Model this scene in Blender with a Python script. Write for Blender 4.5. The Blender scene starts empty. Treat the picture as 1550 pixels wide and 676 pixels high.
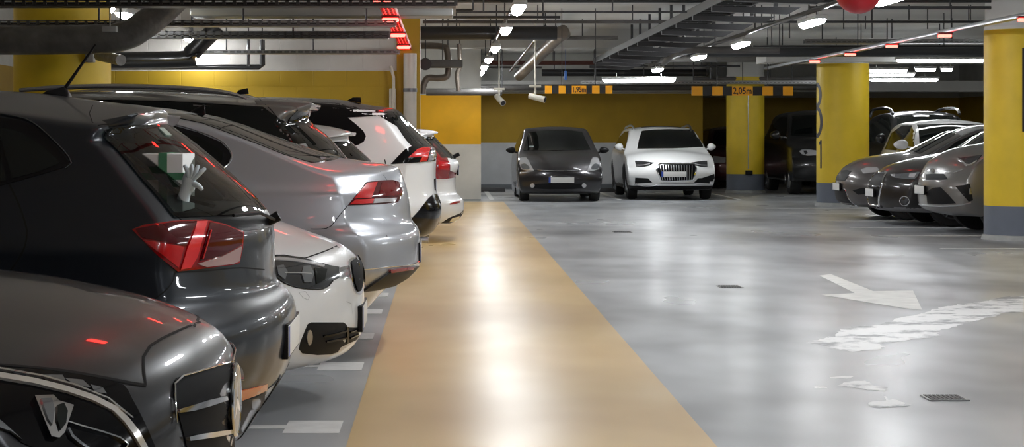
import bpy, bmesh, math, random
from mathutils import Vector, Matrix
from mathutils.bvhtree import BVHTree
from mathutils.geometry import delaunay_2d_cdt

random.seed(4)
SC = bpy.context.scene
COL = SC.collection
# ------------------------------------------------------------------ camera, world, exposure
F, PX, PY, CH = 3000.0, 674.0, 204.0, 1.32          # focal length in pixels, vanishing point of the aisle, eye height
cam_d = bpy.data.cameras.new('camera'); cam = bpy.data.objects.new('camera', cam_d); COL.objects.link(cam)
cam.location = (0, 0, CH); cam.rotation_euler = (math.radians(90), 0, 0)
cam_d.sensor_width = 36.0; cam_d.sensor_fit = 'HORIZONTAL'; cam_d.lens = F / 1550 * 36
cam_d.shift_x = (775 - PX) / 1550; cam_d.shift_y = -(338 - PY) / 1550
cam_d.clip_start = 0.05; cam_d.clip_end = 200
SC.camera = cam
w = bpy.data.worlds.new('world'); SC.world = w; w.use_nodes = True
w.node_tree.nodes['Background'].inputs[0].default_value = (0.6, 0.7, 0.8, 1)
w.node_tree.nodes['Background'].inputs[1].default_value = 0.0
SC.view_settings.view_transform = 'Standard'; SC.view_settings.look = 'None'
SC.view_settings.gamma = 1; SC.view_settings.use_curve_mapping = False
SC.view_settings.exposure = 1.17
LAMP_E = 40.0                                        # strength of the fluorescent diffusers
RED_E = 3.0

# ------------------------------------------------------------------ helpers
def P(px, py, D):
    return Vector(((px - PX) * D / F, D, CH - (py - PY) * D / F))
def lin(c):
    return tuple((x / 12.92 if x <= 0.04045 else ((x + 0.055) / 1.055) ** 2.4) for x in c)
def rgb(r, g, b):
    return lin((r / 255, g / 255, b / 255)) + (1,)
MATS = {}
def mat(name, col, rough=0.5, metal=0.0, coat=0.0, spec=0.5, emit=None, es=0, bump=0, bscale=50, mottle=0, mscale=4, trans=0, crough=0.03):
    if name in MATS: return MATS[name]
    m = bpy.data.materials.new(name); m.use_nodes = True
    n = m.node_tree; b = n.nodes['Principled BSDF']
    b.inputs['Base Color'].default_value = col if len(col) == 4 else tuple(col) + (1,)
    b.inputs['Roughness'].default_value = rough; b.inputs['Metallic'].default_value = metal
    b.inputs['Coat Weight'].default_value = coat; b.inputs['Coat Roughness'].default_value = crough
    b.inputs['Specular IOR Level'].default_value = spec
    b.inputs['Transmission Weight'].default_value = trans
    if emit: b.inputs['Emission Color'].default_value = emit; b.inputs['Emission Strength'].default_value = es
    if mottle:
        tc = n.nodes.new('ShaderNodeTexCoord'); no = n.nodes.new('ShaderNodeTexNoise'); no.inputs['Scale'].default_value = mscale
        no.inputs['Detail'].default_value = 6
        mr = n.nodes.new('ShaderNodeMapRange'); mr.inputs[1].default_value = .3; mr.inputs[2].default_value = .7
        mr.inputs[3].default_value = 1 - mottle; mr.inputs[4].default_value = 1 + mottle * .4
        mx = n.nodes.new('ShaderNodeVectorMath'); mx.operation = 'SCALE'; mx.inputs[0].default_value = col[:3]
        n.links.new(tc.outputs['Object'], no.inputs['Vector']); n.links.new(no.outputs[0], mr.inputs[0])
        n.links.new(mr.outputs[0], mx.inputs['Scale']); n.links.new(mx.outputs[0], b.inputs['Base Color'])
    if bump:
        tc = n.nodes.new('ShaderNodeTexCoord'); no = n.nodes.new('ShaderNodeTexNoise'); no.inputs['Scale'].default_value = bscale
        bp = n.nodes.new('ShaderNodeBump'); bp.inputs['Strength'].default_value = bump; bp.inputs['Distance'].default_value = .01
        n.links.new(tc.outputs['Object'], no.inputs['Vector']); n.links.new(no.outputs[0], bp.inputs['Height']); n.links.new(bp.outputs[0], b.inputs['Normal'])
    MATS[name] = m
    return m
def paint(name, col, metal=0.55, rough=0.35, coat=.8):
    return mat('paint_' + name, col, rough=rough, metal=metal, coat=coat, crough=0.025)
BLACK = mat('black_plastic', (.008, .008, .009), rough=.5, spec=.2)
GLOSSBLACK = mat('gloss_black', (.002, .002, .003), rough=.12, spec=.25)
GLASS = mat('tinted_glass', (.003, .004, .004), rough=.03, spec=.3)
GREYGLASS = mat('windscreen_glass', (.010, .013, .012), rough=.04, spec=.4)
RUBBER = mat('tyre_rubber', (.015, .015, .015), rough=.8)
CHROME = mat('chrome', (.75, .76, .78), rough=.08, metal=1)
ALU = mat('brushed_metal', (.45, .46, .48), rough=.28, metal=1)
DARKALU = mat('dark_metal', (.12, .12, .13), rough=.35, metal=1)
SEAM = mat('panel_gap', (.003, .003, .003), rough=.9)
REDLENS = mat('red_lens', (.26, .002, .004), rough=.12, coat=.5, emit=(.6, .0, .0, 1), es=.0)
REDDARK = mat('smoked_red_lens', (.07, .001, .004), rough=.08, coat=.5)
REDBRIGHT = mat('bright_red_lens', (.52, .004, .005), rough=.25, coat=.5)
CLEAR = mat('clear_lens', (.62, .62, .64), rough=.12, metal=.5, coat=1)
LAMPDARK = mat('headlamp_interior', (.03, .032, .036), rough=.15, metal=.3, coat=1)
LAMPGREY = mat('headlamp_reflector', (.28, .30, .33), rough=.12, metal=.8, coat=1)
PLATE = mat('plate_white', (.72, .72, .70), rough=.4)
PLATEBLUE = mat('plate_blue', (.02, .06, .35), rough=.4)
ORANGE = mat('orange_reflector', (.65, .12, .03), rough=.2, coat=1)
REFL = mat('red_reflector', (.30, .02, .015), rough=.2, coat=1)

def link(name, me, m=None, parent=None, kind=None, label=None, cat=None, group=None):
    o = bpy.data.objects.new(name, me); COL.objects.link(o)
    if m is not None:
        for q in (m if isinstance(m, (list, tuple)) else [m]): me.materials.append(q)
    if parent is not None: o.parent = parent
    if kind: o['kind'] = kind
    if label: o['label'] = label
    if cat: o['category'] = cat
    if group: o['group'] = group
    return o
def empty(name, loc, label, cat, group=None, rz=0):
    o = bpy.data.objects.new(name, None); COL.objects.link(o); o.location = loc; o.rotation_euler = (0, 0, rz)
    o['label'] = label; o['category'] = cat
    if group: o['group'] = group
    return o
class MB:
    """collects shapes into one mesh"""
    def __init__(s): s.bm = bmesh.new()
    def box(s, a, b, bev=0):
        a, b = Vector(a), Vector(b); lo = Vector([min(a[i], b[i]) for i in range(3)]); hi = Vector([max(a[i], b[i]) for i in range(3)])
        r = bmesh.ops.create_cube(s.bm, size=1)
        for v in r['verts']: v.co = Vector([lo[i] + (v.co[i] + .5) * (hi[i] - lo[i]) for i in range(3)])
        if bev:
            es = {e for v in r['verts'] for e in v.link_edges}
            bmesh.ops.bevel(s.bm, geom=list(es), offset=bev, segments=3, affect='EDGES', profile=.5)
        return s
    def hull(s, pts, bev=0):
        vs = [s.bm.verts.new(p) for p in pts]
        r = bmesh.ops.convex_hull(s.bm, input=vs)
        if bev:
            es = {e for v in vs if v.is_valid for e in v.link_edges}
            bmesh.ops.bevel(s.bm, geom=list(es), offset=bev, segments=2, affect='EDGES', profile=.5)
        return s
    def tube(s, pts, r, n=10, cap=True, smooth=False):
        pts = [Vector(p) for p in pts]
        if smooth and len(pts) > 2:
            out = []
            for i in range(len(pts) - 1):
                p0 = pts[max(i - 1, 0)]; p1 = pts[i]; p2 = pts[i + 1]; p3 = pts[min(i + 2, len(pts) - 1)]
                for k in range(6):
                    t = k / 6
                    out.append(.5 * ((2 * p1) + (-p0 + p2) * t + (2 * p0 - 5 * p1 + 4 * p2 - p3) * t * t + (-p0 + 3 * p1 - 3 * p2 + p3) * t ** 3))
            out.append(pts[-1]); 
            if isinstance(r, (list, tuple)):
                rr = []
                for i in range(len(pts) - 1):
                    for k in range(6): rr.append(r[i] + (r[i + 1] - r[i]) * k / 6)
                rr.append(r[-1]); r = rr
            pts = out
        rings = []; up = None
        for i, p in enumerate(pts):
            a = pts[max(i - 1, 0)]; b = pts[min(i + 1, len(pts) - 1)]
            t = (b - a).normalized()
            if up is None:
                up = Vector((0, 0, 1)) if abs(t.z) < .9 else Vector((1, 0, 0))
            u = (up - t * up.dot(t)).normalized(); up = u; v = t.cross(u)
            rad = r[i] if isinstance(r, (list, tuple)) else r
            if 0 < i < len(pts) - 1:
                c = (p - a).normalized().dot((b - p).normalized()); rad = rad / max(.6, math.sqrt(max(0, (1 + c) / 2)))
            rings.append([s.bm.verts.new(p + (u * math.cos(2 * math.pi * k / n) + v * math.sin(2 * math.pi * k / n)) * rad) for k in range(n)])
        for i in range(len(rings) - 1):
            for k in range(n): s.bm.faces.new((rings[i][k], rings[i][(k + 1) % n], rings[i + 1][(k + 1) % n], rings[i + 1][k]))
        if cap: s.bm.faces.new(rings[0][::-1]); s.bm.faces.new(rings[-1])
        return s
    def lathe(s, prof, c, axis='z', n=32, close=False):
        """prof: list of (radius, height) along the axis"""
        c = Vector(c); rings = []
        for r, h in prof:
            ring = []
            for k in range(n):
                a = 2 * math.pi * k / n; x, y = r * math.cos(a), r * math.sin(a)
                d = {'z': (x, y, h), 'x': (h, x, y), 'y': (y, h, x)}[axis]
                ring.append(s.bm.verts.new(c + Vector(d)))
            rings.append(ring)
        for i in range(len(rings) - 1):
            for k in range(n): s.bm.faces.new((rings[i][k], rings[i][(k + 1) % n], rings[i + 1][(k + 1) % n], rings[i + 1][k]))
        if not close:
            s.bm.faces.new(rings[0][::-1]); s.bm.faces.new(rings[-1])
        return s
    def ell(s, c, r, n=16, rot=None):
        q = bmesh.ops.create_uvsphere(s.bm, u_segments=n, v_segments=max(6, n // 2), radius=1)
        for v in q['verts']:
            p = Vector((v.co.x * r[0], v.co.y * r[1], v.co.z * r[2]))
            if rot: p = rot @ p
            v.co = p + Vector(c)
        return s
    def prism(s, poly, z0, z1):
        a = [s.bm.verts.new((x, y, z0)) for x, y in poly]; b = [s.bm.verts.new((x, y, z1)) for x, y in poly]
        n = len(poly); s.bm.faces.new(a[::-1]); s.bm.faces.new(b)
        for i in range(n): s.bm.faces.new((a[i], a[(i + 1) % n], b[(i + 1) % n], b[i]))
        return s
    def build(s, name, m=None, parent=None, smooth=True, **k):
        bmesh.ops.recalc_face_normals(s.bm, faces=s.bm.faces)
        me = bpy.data.meshes.new(name)
        s.bm.to_mesh(me); s.bm.free()
        if smooth:
            for p in me.polygons: p.use_smooth = True
            me.set_sharp_from_angle(angle=math.radians(38))
        return link(name, me, m, parent, **k)
def evalmesh(o):
    dg = bpy.context.evaluated_depsgraph_get()
    return bpy.data.meshes.new_from_object(o.evaluated_get(dg))
def resample(pts, n, closed=False):
    pts = [Vector(p) for p in pts]
    if closed: pts = pts + [pts[0]]
    L = [0]
    for a, b in zip(pts, pts[1:]): L.append(L[-1] + (b - a).length)
    out = []; j = 0
    for i in range(n if closed else n):
        d = L[-1] * i / (n if closed else n - 1)
        while j < len(L) - 2 and L[j + 1] < d: j += 1
        t = (d - L[j]) / max(1e-9, L[j + 1] - L[j]); out.append(pts[j].lerp(pts[j + 1], min(1, t)))
    return out
def catmull(pts, sub=4):
    pts = [Vector(p) for p in pts]; out = []
    for i in range(len(pts) - 1):
        p0 = pts[max(i - 1, 0)]; p1 = pts[i]; p2 = pts[i + 1]; p3 = pts[min(i + 2, len(pts) - 1)]
        a = min((p1 - p0).length, (p2 - p1).length); 
        m1 = ((p2 - p1) + (p1 - p0)) * .5 if i > 0 else (p2 - p1)
        m2 = ((p3 - p2) + (p2 - p1)) * .5 if i < len(pts) - 2 else (p2 - p1)
        L = (p2 - p1).length
        if m1.length > 0: m1 = m1.normalized() * L
        if m2.length > 0: m2 = m2.normalized() * L
        for k in range(sub):
            t = k / sub; t2 = t * t; t3 = t2 * t
            out.append((2 * t3 - 3 * t2 + 1) * p1 + (t3 - 2 * t2 + t) * m1 + (-2 * t3 + 3 * t2) * p2 + (t3 - t2) * m2)
    out.append(pts[-1]); return out
def interp(tab, x):
    if not isinstance(tab, (list, tuple)): return tab
    if x <= tab[0][0]: return tab[0][1]
    for (a, b), (c, d) in zip(tab, tab[1:]):
        if x <= c: 
            t = (x - a) / (c - a); return b + (d - b) * t
    return tab[-1][1]

# ------------------------------------------------------------------ cars
SEC = [(-.2, .90), (0, .935), (.12, .965), (.35, .99), (.6, 1.0), (.82, .988), (1, .965)]
class Car:
    """local frame: x from rear (-) to front (+), y across, z up; placed with loc and rz"""
    def __init__(s, label, X, Y, rz, L, W, pnt, cat='car', group=None):
        s.L, s.W, s.Y, s.pnt = L, W, Y, pnt
        s.root = empty('car', (X, Y, 0), label, cat, group, rz)
        s.M = Matrix.Translation((X, Y, 0)) @ Matrix.Rotation(rz, 4, 'Z'); s.Mi = s.M.inverted()
        s.org = s.Mi @ Vector((0, 0, CH))
        s.side = -1 if (s.Mi.to_3x3() @ Vector((0, -1, 0))).y < 0 else 1   # sign of local y on the camera's side
    def T(s, px, py, D=None):
        p = s.Mi @ P(px, py, D or s.Y); return (p.x, p.z)
    def TT(s, lst, D=None): return [s.T(a, b, D) for a, b in lst]
    def body(s, R, T, Fc, B, belt=.96, tumble=.42, crown=((-9, .07), (9, .07)), pr=.26, pf=.26, pw=2.6, kr=.04, kf=.05,
             nu=64, nv=14, nw=16, sub=1, arches=(), ar=.35, zb=.2, mats=None, matf=None, sec=SEC, extra=None, dd=.95, smoothR=True):
        W = s.W / 2
        R = catmull([Vector(p) for p in R]) if smoothR else [Vector(p) for p in R]
        T_ = catmull([Vector(p) for p in T]); Fc = catmull([Vector(p) for p in Fc]); B = [Vector(p) for p in B]
        Rr = resample(R, nw + 1); Tr = resample(T_, nu + 1); Fr = resample(Fc, nw + 1); Br = resample(B, nu + 1)
        def coons(i, j):
            u, w_ = i / nu, j / nw
            return ((1 - w_) * Br[i] + w_ * Tr[i] + (1 - u) * Rr[j] + u * Fr[j]
                    - ((1 - u) * (1 - w_) * Rr[0] + u * (1 - w_) * Fr[0] + (1 - u) * w_ * Rr[-1] + u * w_ * Fr[-1]))
        bm = bmesh.new(); vd = {}
        def vert(i, k, j):
            key = (i, k, j)
            if key in vd: return vd[key]
            q = coons(i, j); x, z = q.x, q.y; v = 2 * k / nv - 1
            v = math.copysign(abs(v) ** .9, v); a = abs(v)
            dr = max(0, x - Rr[j].x); df = max(0, Fr[j].x - x)
            fr = max(0, 1 - dr / dd) ** 2; ff = max(0, 1 - df / dd) ** 2
            zz = z - interp(crown, x) * a * a * (j / nw) ** 3
            t = (zz - zb) / (interp(belt, x) - zb)
            hw = W * interp(sec, min(t, 1))
            if t > 1:
                h = zz - interp(belt, x); hw -= tumble * h - .02 * math.exp(-h / .05) + .02
            hw *= 1 - kr * fr - kf * ff
            if extra: 
                ex = extra(x, zz, a); hw += ex
            x += interp(pr, z) * a ** pw * fr - interp(pf, z) * a ** pw * ff
            vd[key] = bm.verts.new((x, v * hw, zz)); return vd[key]
        for i in range(nu):
            for k in range(nv):
                bm.faces.new([vert(i, k, nw), vert(i + 1, k, nw), vert(i + 1, k + 1, nw), vert(i, k + 1, nw)])
                bm.faces.new([vert(i, k, 0), vert(i, k + 1, 0), vert(i + 1, k + 1, 0), vert(i + 1, k, 0)])
            for j in range(nw):
                for k in (0, nv): 
                    f = [vert(i, k, j), vert(i + 1, k, j), vert(i + 1, k, j + 1), vert(i, k, j + 1)]
                    bm.faces.new(f if k == 0 else f[::-1])
        for k in range(nv):
            for j in range(nw):
                for i in (0, nu):
                    f = [vert(i, k, j), vert(i, k + 1, j), vert(i, k + 1, j + 1), vert(i, k, j + 1)]
                    bm.faces.new(f[::-1] if i == 0 else f)
        bmesh.ops.recalc_face_normals(bm, faces=bm.faces)
        me = bpy.data.meshes.new('body'); bm.to_mesh(me); bm.free()
        o = link('body', me, mats or s.pnt, s.root)
        if sub:
            m = o.modifiers.new('s', 'SUBSURF'); m.levels = sub; m.render_levels = sub
            me2 = evalmesh(o); o.modifiers.clear(); o.data = me2
            me2.name = 'body'
        me = o.data
        me.calc_loop_triangles()
        s.V = [v.co.copy() for v in me.vertices]; s.N = [v.normal.copy() for v in me.vertices]
        s.tri = [tuple(t.vertices) for t in me.loop_triangles]
        s.bvh = BVHTree.FromPolygons(s.V, s.tri)
        if matf:
            for p in me.polygons:
                p.material_index = matf(p.center.x, p.center.y, p.center.z, p.normal)
        for p in me.polygons: p.use_smooth = True
        if arches:
            mb = MB()
            for ax in arches:
                for sg in (-1, 1):
                    mb.lathe([(ar, -.30), (ar, .2)], (ax, sg * (W - .02) , ar * .93), 'y', 36)
            c = mb.build('cut', BLACK)
            m = o.modifiers.new('b', 'BOOLEAN'); m.object = c; m.operation = 'DIFFERENCE'; m.solver = 'EXACT'
            m.material_mode = 'TRANSFER'
            me2 = evalmesh(o); o.modifiers.clear(); o.data = me2; me2.name = 'body'
            cm = c.data; bpy.data.objects.remove(c); bpy.data.meshes.remove(cm)
            for p in me2.polygons: p.use_smooth = True
            me2.set_sharp_from_angle(angle=math.radians(50))
        s.bodyo = o
        return o
    def hit(s, o, d):
        loc, nor, idx, dist = s.bvh.ray_cast(o, d)
        if loc is None:
            best = None
            # ray grazes past: take the nearest point of the surface to the ray
            for t in (.9, 1.0, 1.1):
                p = o + d * ((-o).dot(d)) * t
                r = s.bvh.find_nearest(p)
                if best is None or (r[0] - p).length < best[1]: best = (r, (r[0] - p).length)
            p = best[0][0]
            for _ in range(12):
                q = o + d * (p - o).dot(d); r = s.bvh.find_nearest(q); p = r[0]; best = (r, 0)
            loc, nor, idx, dist = best[0]
        a, b, c = s.tri[idx]; A, B, C = s.V[a], s.V[b], s.V[c]
        v0, v1, v2 = B - A, C - A, loc - A
        d00, d01, d11, d20, d21 = v0.dot(v0), v0.dot(v1), v1.dot(v1), v2.dot(v0), v2.dot(v1)
        den = d00 * d11 - d01 * d01
        if abs(den) < 1e-14: return loc, nor
        v = (d11 * d20 - d01 * d21) / den; w_ = (d00 * d21 - d01 * d20) / den
        n = s.N[a] * (1 - v - w_) + s.N[b] * v + s.N[c] * w_
        return loc, n.normalized()
    def ray(s, mode, p):
        """mode 'px': photo pixel; 'front'/'rear': (y,z); 'side': (x,z) on +y side; 'top': (x,y)"""
        if mode == 'px':
            q = s.Mi @ P(p[0], p[1], s.Y); return s.org, (q - s.org).normalized()
        if mode == 'front': return Vector((9, p[0], p[1])), Vector((-1, 0, 0))
        if mode == 'rear': return Vector((-9, p[0], p[1])), Vector((1, 0, 0))
        if mode == 'side': return Vector((p[0], 5, p[1])), Vector((0, -1, 0))
        if mode == 'top': return Vector((p[0], p[1], 5)), Vector((0, 0, -1))
    def patch(s, name, poly, m, mode='px', off=.004, step=None, mirror=None, parent=None, skirt=.012, label=None, smooth=0, ring=None, ringm=None):
        if mirror is None: mirror = mode in ('px', 'side')
        if step is None: step = {'px': .035 * F / s.Y}.get(mode, .04)
        pts = [Vector(p) for p in poly]
        if smooth: pts = catmull(pts + [pts[0]], smooth)[:-1]
        per = sum((pts[i] - pts[(i + 1) % len(pts)]).length for i in range(len(pts)))
        bd = []
        for i in range(len(pts)):
            a, b = pts[i], pts[(i + 1) % len(pts)]; k = max(1, int(math.ceil((b - a).length / step)))
            for j in range(k): bd.append(a.lerp(b, j / k))
        x0, x1 = min(p.x for p in bd), max(p.x for p in bd); y0, y1 = min(p.y for p in bd), max(p.y for p in bd)
        grid = []
        nx, ny = int((x1 - x0) / step), int((y1 - y0) / step)
        for i in range(1, nx + 1):
            for j in range(1, ny + 1): grid.append(Vector((x0 + i * step - (step * .5 if j % 2 else 0), y0 + j * step)))
        nb = len(bd)
        def dist_ok(g):
            for i in range(nb):
                a, b = bd[i], bd[(i + 1) % nb]; ab = b - a; t = max(0, min(1, (g - a).dot(ab) / max(1e-12, ab.dot(ab))))
                if (a + ab * t - g).length < step * .35: return False
            return True
        grid = [g for g in grid if dist_ok(g)]
        vs, es, fs, *_ = delaunay_2d_cdt(bd + grid, [(i, (i + 1) % nb) for i in range(nb)], [list(range(nb))], 1, 1e-7)
        used = sorted({i for f in fs for i in f})
        remap = {i: k for k, i in enumerate(used)}
        pos, nrm = [], []
        for i in used:
            o_, d_ = s.ray(mode, vs[i]); l, n = s.hit(o_, d_); pos.append(l); nrm.append(n)
        faces = [[remap[i] for i in f] for f in fs]
        ec = {}
        for f in faces:
            for a, b in zip(f, f[1:] + f[:1]): ec[frozenset((a, b))] = ec.get(frozenset((a, b)), []) + [(a, b)]
        bed = [v[0] for v in ec.values() if len(v) == 1]
        outs = []
        for mir in ([1, -1] if mirror else [1]):
            sy = mir
            V, N = [], []
            for p, n in zip(pos, nrm):
                q = p + n * off; V.append((q.x, q.y * sy, q.z)); N.append(Vector((n.x, n.y * sy, n.z)))
            Fs = [list(f) for f in faces]
            # orientation
            a, b, c = [Vector(V[i]) for i in Fs[0]][:3]
            tot = 0
            for f in Fs[:50]:
                a, b, c = [Vector(V[i]) for i in f][:3]; tot += ((b - a).cross(c - a)).dot(N[f[0]])
            flip = tot < 0
            base = len(V); sm = {}
            for a_, b_ in bed:
                for i in (a_, b_):
                    if i not in sm:
                        p, n = pos[i], nrm[i]
                        q = p + n * off; r = p - n * skirt
                        sm[i] = (len(V), len(V) + 1)
                        V += [(q.x, q.y * sy, q.z), (r.x, r.y * sy, r.z)]; N += [None, None]
            SK = []
            for a_, b_ in bed: SK.append([sm[b_][0], sm[a_][0], sm[a_][1], sm[b_][1]])
            if flip: Fs = [f[::-1] for f in Fs]; SK = [f[::-1] for f in SK]
            me = bpy.data.meshes.new(name); me.from_pydata(V, [], Fs + SK); me.update()
            for p in me.polygons: p.use_smooth = True
            cn = [v.normal.copy() for v in me.vertices]
            me.normals_split_custom_set_from_vertices([n if n is not None else cn[i] for i, n in enumerate(N)])
            par = parent[len(outs)] if isinstance(parent, (list, tuple)) else (parent or s.root)
            outs.append(link(name, me, m, par, label=label))
        return outs
    def line(s, name, pts, width=.006, m=SEAM, mode='px', off=.0015, mirror=None, parent=None, step=None, tube=0, smooth=True):
        if mirror is None: mirror = mode in ('px', 'side')
        if step is None: step = {'px': .03 * F / s.Y}.get(mode, .03)
        pl = catmull([Vector(p) for p in pts], 4) if smooth and len(pts) > 2 else [Vector(p) for p in pts]
        L = sum((b - a).length for a, b in zip(pl, pl[1:])); pl = resample(pl, max(2, int(L / step) + 1))
        H = [s.hit(*s.ray(mode, p)) for p in pl]
        outs = []
        for sy in ([1, -1] if mirror else [1]):
            if tube:
                mb = MB(); mb.tube([Vector(((p + n * off).x, (p + n * off).y * sy, (p + n * off).z)) for p, n in H], tube, 8)
                par = parent[len(outs)] if isinstance(parent, (list, tuple)) else (parent or s.root)
                outs.append(mb.build(name, m, par)); continue
            V, Fc = [], []
            for i, (p, n) in enumerate(H):
                t = (H[min(i + 1, len(H) - 1)][0] - H[max(i - 1, 0)][0])
                if t.length < 1e-9: t = Vector((1, 0, 0))
                b = n.cross(t.normalized()).normalized() * width / 2
                for q in (p - b + n * off, p + b + n * off): V.append((q.x, q.y * sy, q.z))
                if i: Fc.append([2 * i - 2, 2 * i - 1, 2 * i + 1, 2 * i])
            me = bpy.data.meshes.new(name); me.from_pydata(V, [], Fc); me.update()
            for p in me.polygons: p.use_smooth = True
            par = parent[len(outs)] if isinstance(parent, (list, tuple)) else (parent or s.root)
            outs.append(link(name, me, m, par))
        return outs
    def add(s, mb, name, m, parent=None, label=None): return mb.build(name, m, parent or s.root, label=label)
    def wheels(s, xs, r=.32, w=.2, inset=.065, rimm=ALU, spokes=5):
        for x in xs:
            for sg in (-1, 1):
                yo = sg * (s.W / 2 - inset); yi = yo - sg * w
                mb = MB(); rr = r * .66
                mb.lathe([(rr, yo - sg * .005), (r * .93, yo), (r * .985, yo - sg * .02), (r, yo - sg * .05), (r, yi + sg * .04), (r * .97, yi + sg * .01), (rr, yi)], (x, 0, r), 'y', 36)
                t = s.add(mb, 'wheel', RUBBER)
                mb = MB()
                mb.lathe([(rr * 1.0, -.004), (rr * 1.03, .004), (rr * .95, .0), (rr * .9, -.03), (rr * .9, -.05)][::1], (x, yo, r), 'y', 36, close=True)
                for k in range(spokes):
                    a = 2 * math.pi * k / spokes + .3
                    for da in (-.12, .12):
                        p0 = Vector((x + .04 * math.cos(a + da * 2), yo - sg * .012, r + .04 * math.sin(a + da * 2)))
                        p1 = Vector((x + rr * .97 * math.cos(a + da), yo - sg * .006, r + rr * .97 * math.sin(a + da)))
                        mb.tube([p0, p1], [.02, .012], 6)
                mb.lathe([(.055, -sg * .03), (.055, -sg * .004), (.03, 0)], (x, yo, r), 'y', 16)
                s.add(mb, 'rim', rimm, t)
                mb = MB(); mb.lathe([(rr * .9, -sg * .06), (rr * .9, -sg * .055)], (x, yo, r), 'y', 24)
                s.add(mb, 'brake_disc', DARKALU, t)
    def plate(s, end, z, x=None, w=.52, h=.11, blue=True, tilt=0, y=0, out=0):
        o_, d_ = s.ray(end, (y, z)); l, n = s.hit(o_, d_); sg = 1 if end == 'front' else -1
        xx = (l.x if x is None else x) + sg * (out - .002)
        mb = MB().box((xx - sg * .02, y - w / 2 - .008, z - h / 2 - .008), (xx + sg * .004, y + w / 2 + .008, z + h / 2 + .008), .003)
        fr = s.add(mb, 'plate_holder', BLACK)
        mb = MB().box((xx + sg * .002, y - w / 2, z - h / 2), (xx + sg * .006, y + w / 2, z + h / 2), .001)
        pl = s.add(mb, 'license_plate', PLATE, fr)
        if blue:
            yb = y - sg * (-w / 2) if end == 'front' else y + w / 2
            yb0 = y - w / 2 if (end == 'front') else y + w / 2 - .04
            mb = MB().box((xx + sg * .0055, yb0, z - h / 2 + .001), (xx + sg * .0075, yb0 + .04, z + h / 2 - .001))
            s.add(mb, 'country_strip', PLATEBLUE, fr)
    def mirror_part(s, x, z, m, size=(.09, .11, .07), out=None, arm=True):
        for sg in (-1, 1):
            y = sg * (s.W / 2 + .07 if out is None else out)
            mb = MB()
            mb.ell((x, y, z), size, 20)
            for v in mb.bm.verts:
                if v.co.x < x - size[0] * .35: v.co.x = x - size[0] * .35
                v.co.z = z + (v.co.z - z) * (1 - .25 * sg * (y - v.co.y) / size[1] * -1)
            if arm: mb.hull([(x + .03, sg * (s.W / 2 - .12), z - .08), (x - .03, sg * (s.W / 2 - .12), z - .08), (x + .03, y - sg * .03, z - .04), (x - .03, y - sg * .03, z - .04),
                     (x + .03, sg * (s.W / 2 - .12), z - .05), (x - .03, sg * (s.W / 2 - .12), z - .05), (x + .02, y - sg * .03, z - .01), (x - .02, y - sg * .03, z - .01)])
            o = s.add(mb, 'side_mirror', m)
            mb = MB().ell((x - size[0] * .37, y, z), (.004, size[1] * .8, size[2] * .75), 12)
            s.add(mb, 'mirror_glass', GREYGLASS, o)

# ------------------------------------------------------------------ room shell
def noise_floor(name, base, dark, rough, gloss_lo=.16, gloss_hi=.42):
    m = bpy.data.materials.new(name); m.use_nodes = True; n = m.node_tree; L = n.links; b = n.nodes['Principled BSDF']
    geo = n.nodes.new('ShaderNodeNewGeometry')
    def noise(sc, det, stretch=(1, 1, 1)):
        mp = n.nodes.new('ShaderNodeMapping'); mp.inputs['Location'].default_value = (3.1, 1.7, 0); mp.inputs['Scale'].default_value = stretch; L.new(geo.outputs['Position'], mp.inputs[0])
        t = n.nodes.new('ShaderNodeTexNoise'); t.inputs['Scale'].default_value = sc; t.inputs['Detail'].default_value = det; L.new(mp.outputs[0], t.inputs['Vector']); return t
    n1 = noise(.45, 2); n2 = noise(1.3, 2, (1, .5, 1)); n3 = noise(900, 2)
    mx = n.nodes.new('ShaderNodeMath'); mx.operation = 'MULTIPLY_ADD'; mx.inputs[1].default_value = .5; L.new(n2.outputs[0], mx.inputs[0])
    m2 = n.nodes.new('ShaderNodeMath'); m2.operation = 'MULTIPLY'; m2.inputs[1].default_value = .5; L.new(n1.outputs[0], m2.inputs[0]); L.new(m2.outputs[0], mx.inputs[2])
    cr = n.nodes.new('ShaderNodeValToRGB'); cr.color_ramp.elements[0].position = .25; cr.color_ramp.elements[0].color = dark
    cr.color_ramp.elements[1].position = .68; cr.color_ramp.elements[1].color = base; cr.color_ramp.interpolation = 'EASE'; L.new(mx.outputs[0], cr.inputs[0]); L.new(cr.outputs[0], b.inputs['Base Color'])
    mr = n.nodes.new('ShaderNodeMapRange'); mr.inputs[1].default_value = .2; mr.inputs[2].default_value = .8; mr.interpolation_type = 'SMOOTHSTEP'; mr.inputs[3].default_value = gloss_hi; mr.inputs[4].default_value = gloss_lo
    L.new(mx.outputs[0], mr.inputs[0]); L.new(mr.outputs[0], b.inputs['Roughness'])
    b.inputs['Specular IOR Level'].default_value = .45
    return m
FLOOR = noise_floor('grey_epoxy_floor', rgb(184, 187, 190), rgb(112, 115, 119), .3, .24, .40)
STRIP = noise_floor('yellow_epoxy_strip', rgb(218, 188, 134), rgb(192, 157, 100), .3, .25, .36)

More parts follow.
